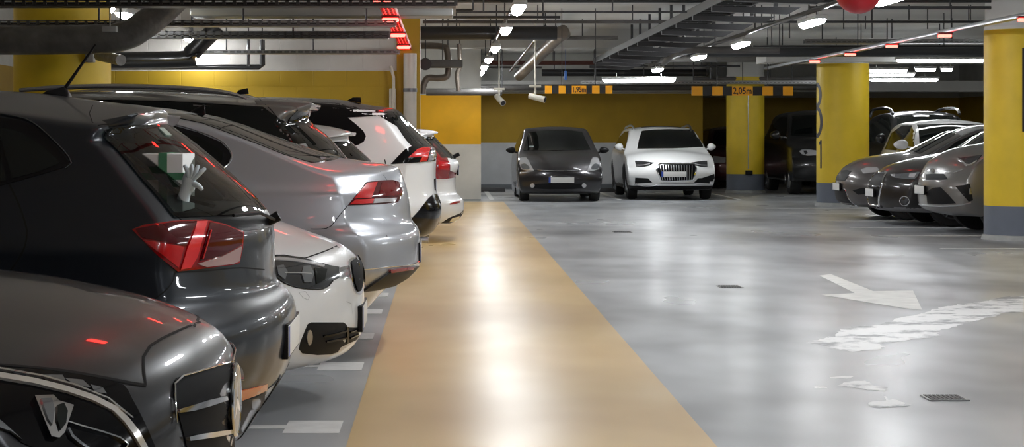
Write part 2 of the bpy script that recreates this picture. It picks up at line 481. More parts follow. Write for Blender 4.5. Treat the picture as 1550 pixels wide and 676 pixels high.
def band_wall(name, zs, cols, blocks=False, rough=.6, roundz=True):
    """horizontal paint bands by height; zs are the borders"""
    m = bpy.data.materials.new(name); m.use_nodes = True; n = m.node_tree; L = n.links; b = n.nodes['Principled BSDF']; b.inputs['Roughness'].default_value = rough
    geo = n.nodes.new('ShaderNodeNewGeometry'); sp = n.nodes.new('ShaderNodeSeparateXYZ'); L.new(geo.outputs['Position'], sp.inputs[0])
    cur = None
    prev = n.nodes.new('ShaderNodeRGB'); prev.outputs[0].default_value = cols[0]; cur = prev.outputs[0]
    for z, c in zip(zs, cols[1:]):
        g = n.nodes.new('ShaderNodeMath'); g.operation = 'GREATER_THAN'; g.inputs[1].default_value = z; L.new(sp.outputs[2], g.inputs[0])
        x = n.nodes.new('ShaderNodeMix'); x.data_type = 'RGBA'; L.new(g.outputs[0], x.inputs[0]); L.new(cur, x.inputs[6]); x.inputs[7].default_value = c; cur = x.outputs[2]
    no = n.nodes.new('ShaderNodeTexNoise'); no.inputs['Scale'].default_value = 2.5; no.inputs['Detail'].default_value = 6; L.new(geo.outputs['Position'], no.inputs['Vector'])
    mr = n.nodes.new('ShaderNodeMapRange'); mr.inputs[1].default_value = .3; mr.inputs[2].default_value = .7; mr.inputs[3].default_value = .9; mr.inputs[4].default_value = 1.05; L.new(no.outputs[0], mr.inputs[0])
    sc = n.nodes.new('ShaderNodeVectorMath'); sc.operation = 'SCALE'; L.new(cur, sc.inputs[0]); L.new(mr.outputs[0], sc.inputs['Scale'])
    L.new(sc.outputs[0], b.inputs['Base Color'])
    if blocks:
        cb = n.nodes.new('ShaderNodeCombineXYZ'); L.new(sp.outputs[0], cb.inputs[0]); L.new(sp.outputs[2], cb.inputs[1])
        br = n.nodes.new('ShaderNodeTexBrick'); br.inputs['Scale'].default_value = 1; br.inputs['Brick Width'].default_value = .45; br.inputs['Row Height'].default_value = .22
        br.inputs['Mortar Size'].default_value = .006; br.inputs['Mortar Smooth'].default_value = .6; L.new(cb.outputs[0], br.inputs['Vector'])
        bp = n.nodes.new('ShaderNodeBump'); bp.invert = True; bp.inputs['Strength'].default_value = .6; bp.inputs['Distance'].default_value = .004; L.new(br.outputs['Fac'], bp.inputs['Height']); L.new(bp.outputs[0], b.inputs['Normal'])
    return m
YEL_DIM = rgb(168, 134, 4); WHT = rgb(205, 205, 200); GRY = rgb(118, 124, 132); LG = rgb(196, 199, 202)  # wall yellow is darkened: the far wall's weak light and beam shade are in it
WALLM = band_wall('painted_wall', [.12, 1.13, 2.33], [GRY, LG, YEL_DIM, WHT])
BLOCKM = band_wall('painted_block_wall', [1.0, 2.19], [WHT, rgb(156, 126, 2), rgb(180, 176, 170)], blocks=True)  # block wall yellow also darkened, dim lighting put into the colour
CEILM = mat('ceiling_plaster', rgb(222, 221, 216), rough=.8, mottle=.12, mscale=.8)
XL, XR, YN, YF = -6.4, 14.0, -26.0, 54.0; ZC = 3.3
def slab(name, a, b, m, **k): return MB().box(a, b).build(name, m, kind='structure', smooth=False, **k)
slab('floor', (XL, YN, -.2), (XR, YF, 0), FLOOR)
slab('ceiling', (XL, YN, ZC), (XR, YF, ZC + .2), CEILM)
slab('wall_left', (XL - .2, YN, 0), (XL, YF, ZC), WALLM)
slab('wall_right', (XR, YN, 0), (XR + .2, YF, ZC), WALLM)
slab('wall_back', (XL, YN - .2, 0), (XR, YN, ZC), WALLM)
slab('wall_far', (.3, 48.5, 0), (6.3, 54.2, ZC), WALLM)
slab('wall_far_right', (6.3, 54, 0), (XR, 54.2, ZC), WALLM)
slab('wall_stub', (XL, 40.0, 0), (.72, 54, ZC), band_wall('painted_stub_wall', [.02, 1.13, 2.13], [GRY, rgb(226, 222, 212), rgb(250, 186, 10), WHT]))  # brighter yellow here: the stub's stronger lighting is painted in
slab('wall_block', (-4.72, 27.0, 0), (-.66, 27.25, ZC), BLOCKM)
slab('trim_1', (.72, 48.42, 0), (6.3, 48.5, .10), mat('dark_skirting', rgb(112, 116, 120), rough=.7))
# beam above the far wall and ceiling downstand beams
BEAM = mat('beam_paint', rgb(200, 200, 197), rough=.75, mottle=.1, mscale=1.5)
slab('trim_2', (.72, 47.6, 2.36), (XR, 48.5, 2.62), BEAM)
slab('trim_3', (5.9, 36.4, 2.66), (XR, 37.6, 2.84), BEAM)
slab('trim_4', (XL, 37.0, 2.95), (5.6, 37.7, ZC), BEAM)
slab('trim_5', (XL, 25.0, 3.0), (XR, 25.6, ZC), BEAM)
slab('trim_6', (7.5, 24.7, 2.73), (XR, 25.4, ZC), BEAM)
# yellow walkway strip painted on the floor
def floor_poly(name, pts, z, m, **k):
    mb = MB(); vs = [mb.bm.verts.new((x, y, z)) for x, y in pts]; mb.bm.faces.new(vs)
    me = bpy.data.meshes.new(name); bmesh.ops.recalc_face_normals(mb.bm, faces=mb.bm.faces)
    for f in mb.bm.faces:
        if f.normal.z < 0: f.normal_flip()
    mb.bm.to_mesh(me); mb.bm.free(); return link(name, me, m, **k)
def G(px, py):
    D = CH * F / (py - PY); return ((px - PX) * D / F, D)
floor_poly('floor_strip', [(-.42, YN), (1.15, YN), (1.15, 39.2), (-.42, 39.2)], .003, STRIP, kind='structure')
WPAINT = mat('white_floor_paint', rgb(232, 233, 232), rough=.35, mottle=.12, mscale=9)
# bay lines of the left row: thin line with a square end
LINE_LABELS = ['bay line with a broad square end under the dark hatchback tail', 'white bay line with a square end, nearest one in view, left of the yellow walkway', 'white bay line with a square end beside the white saloon bumper', 'white bay line with a square end just before the silver saloon bumper', 'white bay line with a square end below the silver saloon', 'white bay line with a square end under the off-roader tail', 'white bay line with a square end under the pale hatchback']
for i, y in enumerate((3.4, 8.95, 11.3, 13.0, 14.8, 16.35, 19.0)):
    mb = MB(); mb.box((-5.3, y - .045, .001), (-.72, y + .045, .004)); mb.box((-.72, y - .19, .001), (-.47, y + .19, .004))
    mb.build('bay_line', WPAINT, smooth=False, cat='floor marking', label=LINE_LABELS[i], group='white bay lines with square ends on the left')
for i, y in enumerate((33.2, 30.4, 28.15, 25.9, 23.0, 35.6)):
    MB().box((5.75, y - .05, .001), (10.5, y + .05, .004)).build('bay_line', WPAINT, smooth=False, cat='floor marking', label=['thin white bay line between the taupe hatchback and the white hatchback', 'thin white bay line between the taupe hatchback and black estate', 'thin white bay line between the black estate and the grey crossover', 'thin white bay line between the grey crossover and the near column', 'thin white bay line at the right edge, before the near column', 'thin white bay line left of the numbered column'][i], group='thin white bay lines on the right')
for i, x in enumerate((3.55, .95, 6.0)):
    MB().box((x - .05, 40.2, .001), (x + .05, 46.5, .004)).build('bay_line', WPAINT, smooth=False, cat='floor marking', label=['thin white bay line between the dark liftback and the white estate', 'thin white bay line left of the dark frontal liftback', 'thin white bay line between the white estate and the distant column'][i], group='thin white bay lines at the far wall')
# arrow
A = [(1240, 418), (1262, 415), (1322, 440), (1382, 439), (1397, 471), (1242, 445), (1290, 443)]
A = [(1196 + 0, 402), (1214, 400), (1322, 441), (1382, 439.5), (1397, 471), (1242, 446), (1292, 443)]
ARP = mat('worn_arrow_paint', rgb(236, 236, 232), rough=.4, mottle=.15, mscale=6)
floor_poly('painted_arrow', [G(*p) for p in [(1240, 417), (1258, 415), (1322, 440.5), (1382, 439.5), (1396, 469), (1372, 467), (1243, 446), (1294, 443.5)]], .0022, ARP, cat='floor marking', label='white painted arrow on the grey floor pointing right towards the peeled patch')
# peeled patches (ragged outlines)
def ragged(pts, amp, seed, sub=7):
    rnd = random.Random(seed); out = []
    for i in range(len(pts)):
        a, b = Vector(pts[i]), Vector(pts[(i + 1) % len(pts)])
        for k in range(sub):
            p = a.lerp(b, k / sub); out.append((p.x + rnd.uniform(-amp, amp) * 2.5, p.y + rnd.uniform(-amp, amp) * .6))
    return out
def patchm():
    m = bpy.data.materials.new('peeled_paint'); m.use_nodes = True; n = m.node_tree; L = n.links; b = n.nodes['Principled BSDF']
    geo = n.nodes.new('ShaderNodeNewGeometry'); no = n.nodes.new('ShaderNodeTexNoise'); no.inputs['Scale'].default_value = 3.2; no.inputs['Detail'].default_value = 9; no.inputs['Roughness'].default_value = .62
    L.new(geo.outputs['Position'], no.inputs['Vector'])
    cr = n.nodes.new('ShaderNodeValToRGB'); e = cr.color_ramp.elements; e[0].position = .40; e[0].color = rgb(150, 152, 155); e[1].position = .50; e[1].color = rgb(240, 240, 240)
    L.new(no.outputs[0], cr.inputs[0]); L.new(cr.outputs[0], b.inputs['Base Color']); b.inputs['Roughness'].default_value = .45
    return m
PEEL = patchm()
big = [(1220, 519), (1240, 513), (1262, 509), (1270, 499), (1290, 494), (1325, 493), (1356, 483), (1395, 474), (1420, 466), (1452, 461), (1492, 456), (1520, 449), (1560, 448), (1560, 470), (1520, 474), (1497, 480), (1462, 489), (1424, 500), (1420, 510), (1378, 514), (1335, 520), (1336, 528), (1300, 532), (1262, 529), (1246, 523)]
floor_poly('peeled_paint_patch', [G(*p) for p in ragged(big, 1.7, 3)], .0015, PEEL, cat='floor marking', label='large ragged white peeled patch on the grey floor ahead of the arrow')
for sd, pts in ((5, [(1262, 584), (1285, 577), (1312, 576), (1318, 582), (1345, 586), (1338, 592), (1316, 590), (1290, 586)]), (6, [(1316, 608), (1340, 606), (1352, 604), (1372, 611), (1352, 616), (1330, 617), (1316, 615)]), (7, [(1232, 585), (1250, 583), (1252, 587), (1236, 588)]), (8, [(1256, 570), (1292, 569), (1290, 572), (1258, 572)])):
    floor_poly('peeled_paint_patch', [G(*p) for p in ragged(pts, 1.0, sd, 4)], .0015, PEEL, cat='floor marking', label={5: 'largest small fleck group of white peeled paint below the big patch', 6: 'white peeled fleck nearest the camera, beside the forked crack', 7: 'tiny leftmost white fleck of peeled paint on the grey floor', 8: 'thin streak-like white fleck of peeled paint just below the big patch'}[sd])
floor_poly('floor_crack', [G(*p) for p in [(1352, 616), (1345, 612), (1338, 600), (1341, 600), (1349, 611), (1372, 613), (1380, 612), (1372, 615)]], .0022, PEEL, cat='floor crack', label='thin pale forked crack in the grey floor below the flecks')
# drains
def drain(px, py, w, d, label):
    x, y = G(px, py); mb = MB(); mb.box((x - w / 2, y - d / 2, .001), (x + w / 2, y + d / 2, .006))
    o = mb.build('floor_drain', mat('drain_frame', (.35, .35, .35), rough=.4, metal=.7), smooth=False, cat='drain', label=label)
    mb = MB()
    k = 8
    for i in range(k): mb.box((x - w / 2 + .012 + i * (w - .024) / k, y - d / 2 + .015, .006), (x - w / 2 + .012 + (i + .7) * (w - .024) / k, y + d / 2 - .015, .009))
    mb.build('grate', mat('drain_grate', (.06, .06, .06), rough=.5, metal=.6), o, smooth=False)
drain(1430, 602.5, .20, .20, 'square metal floor drain near the bottom right of the grey floor')
drain(1105, 434, .2, .25, 'small metal floor drain in the middle of the grey floor')
drain(942, 351, .25, .25, 'small floor drain far up the grey floor ahead of the parked cars')

# ------------------------------------------------------------------ columns
COLM = band_wall('column_paint', [.43, 2.64], [rgb(108, 115, 128), rgb(232, 198, 44), rgb(205, 205, 200)], rough=.5)
CONC = mat('concrete_curb', rgb(168, 170, 168), rough=.6, mottle=.15, mscale=8)
def column(x, y, r, label, top=ZC, number=None, m=None):
    e = empty('column', (x, y, 0), label, 'column')
    MB().lathe([(r, .03), (r, 2.68)], (0, 0, 0), 'z', 64).build('shaft', m or COLM, e)
    MB().lathe([(r * .97, 2.68), (r * .97, top)], (0, 0, 0), 'z', 48).build('column_head', BEAM, e)
    MB().lathe([(r + .035, 0), (r + .025, .05), (r + .002, .065)], (0, 0, 0), 'z', 64).build('base_ring', CONC, e)
    return e
c1 = column(7.42, 37.0, .485, 'yellow round column with black digits and a grey base, left of the right row of cars', 2.66)
c2 = column(7.31, 25.06, .485, 'near yellow round column at the right edge of the picture')
c3 = column(6.86, 45.3, .43, 'distant yellow round column between the white estate and the black off-roader')
c4 = column(-3.67, 19.0, .46, 'yellow round column behind the dark grey hatchback at the far left')
INK = mat('black_marking_paint', (.012, .012, .014), rough=.5)
def curved_glyph(col, name, strokes, r, ang0, width, label=None):
    """strokes: polylines in (s,z): s = arc metres around the shaft from ang0"""
    mb = MB()
    for st in strokes:
        pts = resample([Vector(p) for p in catmull(st, 6)] if len(st) > 2 else st, max(2, int(sum((Vector(a) - Vector(b)).length for a, b in zip(st, st[1:])) / .03) + 2))
        L, R_ = [], []
        for i, p in enumerate(pts):
            t = (pts[min(i + 1, len(pts) - 1)] - pts[max(i - 1, 0)]).normalized(); nn = Vector((-t.y, t.x)) * width / 2
            for q, lst in ((p - nn, L), (p + nn, R_)):
                a = ang0 + q.x / r; lst.append(mb.bm.verts.new(((r + .003) * math.sin(a), -(r + .003) * math.cos(a), q.y)))
        for i in range(len(pts) - 1): mb.bm.faces.new((L[i], L[i + 1], R_[i + 1], R_[i]))
    return mb.build(name, INK, col)
# column 1: half-hidden numeral 8 (the shaft curves away) and a 1 below it
a0 = math.radians(-78)
ring_ = lambda cz, rs, rz: [(rs * math.sin(a * PI2 / 16), cz + rz * math.cos(a * PI2 / 16)) for a in range(17)]
PI2 = 2 * math.pi
for rg_ in ((2.06, .145, .20), (1.56, .175, .26)): curved_glyph(c1, 'numeral', [ring_(*rg_)], .485, math.radians(-85), .085)
curved_glyph(c1, 'numeral', [[(.16, 1.22), (.16, .70)], [(.16, 1.20), (.10, 1.15)]], .485, math.radians(-85), .05)
for k in range(7): curved_glyph(c2, 'numeral', [[(.04 * k, 2.40), (.04 * k, 1.36)]], .485, math.radians(-15.5), .042)
mb = MB(); mb.tube([(0, -.44, .55), (0, -.44, 2.3)], .012, 6); mb.build('conduit', ALU, c3)
mb = MB(); mb.box((-.07, -.5, .42), (.09, -.42, .52), .01); mb.build('socket_box', BLACK, c3)
mb = MB(); mb.box((.3, -.34, 2.0), (.38, -.46, 2.12), .01); mb.build('junction_box', mat('grey_box', rgb(160, 160, 155), rough=.6), c4)

# pier with the grey downpipe at the end of the block wall
slab('wall_pier', (-.66, 26.95, 0), (-.345, 27.6, ZC), mat('yellow_paint', YEL_DIM, rough=.5, mottle=.06, mscale=3))
PIPEG = mat('grey_pipe', rgb(176, 172, 162), rough=.35, mottle=.1, mscale=6)
mb = MB(); mb.tube([(-.477, 26.8, 0), (-.477, 26.8, 2.42)], .088, 20); o = mb.build('downpipe', PIPEG, cat='pipe', label='thick pale grey vertical downpipe at the end of the block wall')
mb = MB()
for z in (1.9,): mb.lathe([(.095, z), (.095, z + .05)], (-.477, 26.8, 0), 'z', 20)
mb.build('collar', DARKALU, o)
mb = MB(); mb.box((-.76, 26.88, 1.35), (-.67, 26.98, 1.95), .01); mb.tube([(-.70, 26.86, 1.3), (-.70, 26.86, 2.1), (-.74, 26.85, 2.25)], .02, 8)
mb.build('electrical_box', mat('box_grey', rgb(185, 180, 165), rough=.5), cat='box', label='pale electrical box with cables on the edge of the block wall beside the downpipe')

# ------------------------------------------------------------------ lamps
TUBE = mat('lamp_diffuser', (1, 1, 1), rough=.4, emit=(.95, .98, 1.0, 1), es=LAMP_E)
TUBEX = mat('long_tube_diffuser', (1, 1, 1), rough=.4, emit=(.95, .98, 1.0, 1), es=LAMP_E * .3)
HOUS = mat('lamp_housing', rgb(190, 190, 188), rough=.4)
DUCT = mat('dark_conduit', rgb(62, 62, 64), rough=.4, metal=.4)
lamp_proto = {}
def lamp_mesh(L, along):
    key = (L, along)
    if key in lamp_proto: return lamp_proto[key]
    def cap(mb, r, z, h0, n=8):
        # capsule-shaped trough along y: r half width, h0 depth
        secs = []
        half = L / 2
        for t in (-1, -.985, -.95, -.9, .9, .95, .985, 1):
            k = {1: .15, .985: .6, .95: .92, .9: 1}[abs(t)]
            ring = []
            for a in range(n + 1):
                an = math.pi * a / n
                p = (r * math.cos(an) * k, half * t, z - h0 * math.sin(an) * k)
                if along == 'x': p = (p[1], p[0], p[2])
                ring.append(mb.bm.verts.new(p))
            secs.append(ring)
        for a, b in zip(secs, secs[1:]):
            for i in range(n): mb.bm.faces.new((a[i], a[i + 1], b[i + 1], b[i]))
            mb.bm.faces.new((a[n], a[0], b[0], b[n]))
        mb.bm.faces.new(secs[0]); mb.bm.faces.new(secs[-1][::-1])
    m1 = MB(); cap(m1, .062, 0, .055)
    m2 = MB(); 
    w = .07; h = L / 2 + .02
    if along == 'y': m2.box((-w, -h, 0), (w, h, .05), .012); m2.tube([(0, -h * .6, .05), (0, -h * .6, .12)], .008, 6); m2.tube([(0, h * .6, .05), (0, h * .6, .12)], .008, 6)
    else: m2.box((-h, -w, 0), (h, w, .05), .012); m2.tube([(-h * .6, 0, .05), (-h * .6, 0, .12)], .008, 6); m2.tube([(h * .6, 0, .05), (h * .6, 0, .12)], .008, 6)
    a = m1.build('diffuser', TUBE if along == 'y' else TUBEX); b = m2.build('housing', HOUS)
    lamp_proto[key] = (a.data, b.data)
    bpy.data.objects.remove(a); bpy.data.objects.remove(b)
    return lamp_proto[key]
ORD = ['first', 'second', 'third', 'fourth', 'fifth', 'sixth', 'seventh', 'eighth', 'ninth', 'tenth', 'eleventh', 'twelfth', 'thirteenth', 'fourteenth']
LCOUNT = {}
def ordinal(label, group):
    k = LCOUNT.get(label, 0); LCOUNT[label] = k + 1
    return label + ', ' + ORD[k] + ' counted from the camera'
def lamp(x, y, z, L=1.2, along='y', label='', group=None):
    if group: label = ordinal(label, group)
    e = empty('ceiling_lamp', (x, y, z), label, 'lamp', group)
    a, b = lamp_mesh(L, along)
    link('diffuser', a, None, e); link('housing', b, None, e)
for y in (2.4, 7.2, 12.0, 16.4, 20.3, 24.5, 29.7, 34.2, 38.0, 41.5, 46.0):
    lamp(.75, y, 2.62, .95, 'y', 'white lamp over the yellow walkway', 'fluorescent lamps over the walkway')
for y in (3.5, 8.3, 13.2, 18.8, 22.8, 28.3, 33.0, 39.4):
    lamp(4.22, y, 2.62, 1.15, 'y', 'white lamp over the grey driving lane', 'fluorescent lamps over the driving lane')
for lx_, y, lz_ in ((-3.45, 20.1, 2.62), (-3.45, 21.3, 2.62), (-3.25, 25.2, 2.555), (-3.31, 26.6, 2.54)):
    lamp(lx_, y, lz_, .5, 'y', 'white lamp among the pipes over the left cars', 'fluorescent lamps over the left cars')
def across(px0, px1, py, D, label, group=None):
    a, b = P(px0, py, D), P(px1, py, D); lamp((a.x + b.x) / 2, D, a.z, round(abs(b.x - a.x), 2), 'x', label, group)
across(912, 1022, 120, 39.6, 'long horizontal fluorescent tube above the white estate car')
across(1357, 1490, 90, 35.8, 'long horizontal fluorescent tube in front of the white beam, at the upper right')
gl = 'fluorescent tubes in the bay beyond the yellow column'
def across2(px0, px1, py, D, label, group):
    a, b = P(px0, py, D), P(px1, py, D); e = empty('ceiling_lamp', ((a.x + b.x) / 2, D, a.z), label, 'lamp', group)
    m1, m2 = lamp_mesh(round(abs(b.x - a.x), 2), 'x'); link('diffuser', m1, None, e); link('housing', m2, None, e)
for a, lab_ in (((1316, 1373, 105.5, 40), 'topmost short tube lamp right of the numbered column'), ((1313, 1384, 112.5, 42), 'middle tube lamp of the three touching the numbered column'), ((1316, 1420, 119.5, 43.5), 'lowest and longest tube lamp right of the numbered column'), ((1386, 1416, 104, 41), 'short tube lamp right of the topmost tube beyond the numbered column'), ((1425, 1441, 104, 41.5), 'smallest tube lamp, farthest right beyond the numbered column')):
    across2(*a, lab_, gl)
lamp(11.2, 8, 2.7, 1.3, 'y', 'white lamp over the right row of cars', 'fluorescent lamps over the right row')
lamp(11.2, 15, 2.7, 1.3, 'y', 'white lamp over the right row of cars', 'fluorescent lamps over the right row')
lamp(10.6, 21, 2.7, 1.3, 'y', 'white lamp over the right row of cars', 'fluorescent lamps over the right row')
lamp(10.6, 29, 2.7, 1.3, 'y', 'white lamp over the right row of cars', 'fluorescent lamps over the right row')

# conduits carrying the lamp rows
def run(name, pts, r, m, label, cat='pipe', group=None, n=10, smooth=False, drops=(), dm=None, top=ZC):
    mb = MB(); mb.tube(pts, r, n, smooth=smooth)
    o = mb.build(name, m, label=label, cat=cat, group=group)
    if not drops and name in ('pipe', 'foil_duct'): 
        d = sorted(pts, key=lambda q: q[2])[len(pts) // 2]; drops = [d]
    if drops:
        for d in drops:
            mb = MB(); mb.tube([(d[0], d[1], d[2]), (d[0], d[1], top)], .009, 6); mb.build('hanger_rod', dm or DUCT, o)
    return o
BLK = mat('black_pipe', rgb(34, 34, 36), rough=.32, metal=.1, coat=.3)
GRP = mat('dull_grey_pipe', rgb(96, 94, 92), rough=.5, metal=.2, mottle=.2, mscale=6)
BRN = mat('insulated_pipe', rgb(124, 114, 104), rough=.35, metal=.4, mottle=.25, mscale=5)
RBR = mat('red_brown_pipe', rgb(96, 52, 44), rough=.5)
FOILM = mat('dark_foil_duct', rgb(128, 126, 122), rough=.4, metal=.6, bump=1.0, bscale=11, mottle=.25, mscale=7)
run('lamp_conduit', [(.75, -3, 2.745), (.75, 47.5, 2.745)], .022, DUCT, 'thin dark conduit carrying the lamps over the yellow walkway', drops=[(.75, y, 2.75) for y in range(5, 47, 4)])
run('lamp_conduit', [(4.22, -3, 2.745), (4.22, 41, 2.745)], .03, DUCT, 'dark conduit carrying the lamps over the driving lane', drops=[(4.22, y, 2.75) for y in range(3, 41, 4)])
run('lamp_conduit', [(-3.45, -3, 2.745), (-3.45, 26.9, 2.745)], .022, DUCT, 'thin dark conduit carrying the lamps over the left cars', drops=[(-3.45, y, 2.75) for y in range(3, 27, 4)])

# indicator trays with red lights
RED = mat('red_indicator', (1, .05, .05), rough=.3, emit=(1, .04, .03, 1), es=RED_E * 2.6)
REDT = mat('red_lit_tray_glow', (1, .03, .03), rough=.3, emit=(1, .02, .02, 1), es=RED_E * .25)  # no lamp: faint emission imitates red lamp light falling on the tray
TRAYM = mat('zinc_tray', rgb(150, 150, 150), rough=.3, metal=.8)
def ladder_tray(name, p0, p1, w, h, m, label, red=False, cat='cable tray'):
    """open tray along y: two rails and rungs"""
    e = empty(name, ((p0[0] + p1[0]) / 2, (p0[1] + p1[1]) / 2, p0[2]), label, cat)
    lx = Vector(p1) - Vector(p0); n = int(lx.length / .3); c = e.location
    mb = MB()
    q0, q1 = Vector(p0) - c, Vector(p1) - c
    for sg in (-1, 1): mb.box((q0.x + sg * w / 2 - .005, q0.y, -h / 2), (q0.x + sg * w / 2 + .005, q1.y, h / 2))
    for i in range(n + 1):
        y = q0.y + (q1.y - q0.y) * i / n; mb.box((q0.x - w / 2, y - .015, -h / 2), (q0.x + w / 2, y + .015, -h / 2 + .012))
    mb.build('tray', m, e, smooth=False)
    return e
rt = ladder_tray('indicator_tray', (-.53, 3.5, 2.5), (-.53, 30.3, 2.5), .13, .05, mat('tray_red_paint', (.5, .03, .03), rough=.35), 'cable tray with glowing red lamps hanging above the left row of cars')
for i in range(9):
    y = 30.0 - i * 3.1
    if y < 4: break
    pass
def red_tube(parent, x, y0, y1, z, name='tray_glow'):
    MB().tube([(x, y0, z), (x, y1, z)], .007, 6).build(name, REDT, parent)
for k, dx in enumerate((-.04, 0, .04)):
    red_tube(rt, dx, 1.0, 13.3, -.015)  # added glowing lines, the lit look of the tray's far stretch
gi = 'red indicator lamps over the left row'
def indicator(x, y, z, label, group):
    e = empty('indicator_lamp', (x, y, z), ordinal(label, group), 'lamp', group)
    MB().box((-.08, -.035, -.04), (.08, .035, -.005), .012).build('lens', RED, e); MB().box((-.09, -.045, -.005), (.09, .045, .02), .006).build('housing', mat('dark_red_housing', (.2, .02, .02), rough=.4), e)
for y in (3.9, 6.3, 8.8, 11.3, 13.8, 16.4, 19.2, 22.2, 25.2, 29.9):
    indicator(-.53, y, 2.455, 'bright red indicator lamp over the left cars', gi)
er = empty('indicator_tray', (6.23, 22, 2.6), 'thin straight metal tray running diagonally above the right row of cars', 'cable tray')
MB().box((-.05, -16, -.02), (.05, 16.5, .03), .006).build('tray', ALU, er)
for y in (17.5, 21, 24.4, 27.3, 30.1, 33.0):
    indicator(6.15, y, 2.56, 'small red indicator lamp over the right cars', 'red indicator lamps over the right row')

# perforated trays and pipes across the ceiling
def perforated(px0, px1, py, D, hp, label, m=None, group=None):
    a, b = P(px0, py, D), P(px1, py, D); h = hp * D / F
    e = empty('cable_tray', ((a.x + b.x) / 2, D, a.z), label, 'cable tray', group)
    Lx = b.x - a.x; mb = MB(); t = .012
    mb.box((-Lx / 2, 0, h / 2 - h * .22), (Lx / 2, t, h / 2)); mb.box((-Lx / 2, 0, -h / 2), (Lx / 2, t, -h / 2 + h * .22)); mb.box((-Lx / 2, 0, -h * .07), (Lx / 2, t, h * .07))
    n = int(Lx / .085)
    for i in range(n + 1):
        x = -Lx / 2 + Lx * i / n; mb.box((x - .014, 0, -h / 2), (x + .014, t, h / 2))
    mb.box((-Lx / 2, .25, -h / 2), (Lx / 2, .262, h / 2)); mb.box((-Lx / 2, 0, -h / 2 - .004), (Lx / 2, .26, -h / 2 + .002))
    mb.build('side_rail', m or TRAYM, e, smooth=False)
    mb = MB()
    for k, yy in enumerate((.06, .11, .16, .21)): mb.tube([(-Lx / 2, yy, -h / 2 + .02), (Lx / 2, yy, -h / 2 + .02)], .016, 6)
    mb.build('cables', BLK, e)
    for i in range(int(Lx / 1.1) + 1):
        x = -Lx / 2 + .3 + i * 1.1
        if x < Lx / 2: MB().tube([(x, .13, 0), (x, .13, ZC - a.z)], .01, 6).build('hanger_rod', DUCT, e)
    return e
DTR = mat('dark_zinc_tray', rgb(92, 92, 92), rough=.4, metal=.7)
perforated(-60, 690, 4, 16.0, 9, 'dark perforated cable tray running across the very top left', DTR)
perforated(-60, 598, 34.5, 17.6, 8, 'bright perforated cable tray crossing in front of the thick foil duct')
perforated(-60, 588, 52, 21.5, 10, 'dark perforated cable tray crossing just above the black pipe at the left', DTR)
perforated(305, 604, 78, 25.0, 5, 'thin perforated rail along the top of the block wall')
perforated(1220, 1545, 62, 33.5, 6, 'perforated tray crossing above the long tube lamp at the right')
perforated(880, 1240, 124, 44.0, 5, 'distant perforated tray crossing above the clearance boards')
def pipe_across(px0, px1, py, D, tp, m, label, rods=True, group=None):
    rods = True
    a, b = P(px0, py, D), P(px1, py, D); r = tp * D / F / 2
    xs = [a.x + .3 + 1.4 * i for i in range(int((b.x - a.x) / 1.4) + 1)]
    return run('pipe', [a, b], r, m, label, n=14 if r > .04 else 8, drops=[(x, D, a.z) for x in xs if x < b.x - .1] if rods else (), group=group)
mb = MB(); a = P(287, 17, 21); b = P(686, 17, 21); mb.box((a.x, 21, a.z - .05), (b.x, 21.5, a.z + .05), .015); mb.tube([(a.x + 1, 21.2, a.z), (a.x + 1, 21.2, ZC - .003)], .01, 6); o = mb.build('duct', mat('grey_sheet_duct', rgb(130, 130, 128), rough=.35, metal=.5), cat='duct', label='grey rectangular sheet duct at the top, ending left of the walkway lamps')
pipe_across(690, 716, 15, 19, 4, DUCT, 'short thin pipe stub at the top beside the sheet duct', True)
pipe_across(265, 843, 50, 31.7, 21, BLK, 'thick black pipe crossing over the left row to the walkway')
pipe_across(600, 848, 26, 23, 4.5, BLK, 'thin black pipe crossing above the thick black pipe')
pipe_across(640, 1060, 33, 29.3, 5, GRP, 'thin grey pipe crossing above the walkway lamps and reaching the cable ladder')
pipe_across(690, 1500, 1.5, 24.8, 5, BLK, 'black pipe crossing at the very top over the driving lane')
pipe_across(855, 935, 57, 34.0, 6, GRP, 'grey pipe crossing between the black pipe elbow and the cable ladder')
pipe_across(630, 905, 95, 44.9, 6.5, RBR, 'red-brown pipe crossing over the far walkway')
pipe_across(820, 1072, 110, 46.8, 11, BLK, 'black pipe crossing above the dark car at the far end')
pipe_across(700, 1250, 132, 47.0, 9, GRP, 'dull grey pipe crossing just above the clearance boards')
pipe_across(640, 820, 102, 45, 3, GRP, 'thin pipe crossing below the red-brown pipe')
pipe_across(1040, 1500, 78, 35.3, 16, mat('dark_duct', rgb(64, 66, 68), rough=.4, metal=.3), 'thick dark pipe crossing above the white beam at the right')
pipe_across(1225, 1500, 11.5, 23.9, 5, DUCT, 'thin dark pipe crossing behind the red ball', True)
pipe_across(1140, 1500, 33, 28.5, 4, DUCT, 'thin dark pipe crossing below the red ball')
pipe_across(1140, 1500, 70, 32.2, 3.5, BLK, 'thin black pipe crossing just above the thick dark pipe at the right')
pipe_across(930, 1300, 89, 40.2, 10, GRP, 'dull grey pipe crossing behind the lane lamps')
pipe_across(690, 1040, 18, 21.5, 3, DUCT, 'very thin pipe crossing near the top over the walkway')
pipe_across(940, 1120, 100, 42, 3, BLK, 'very thin black pipe crossing behind the cable ladder')
pipe_across(1050, 1235, 143 - 24, 45, 6, GRP, 'grey pipe crossing between the second clearance board and the ceiling')
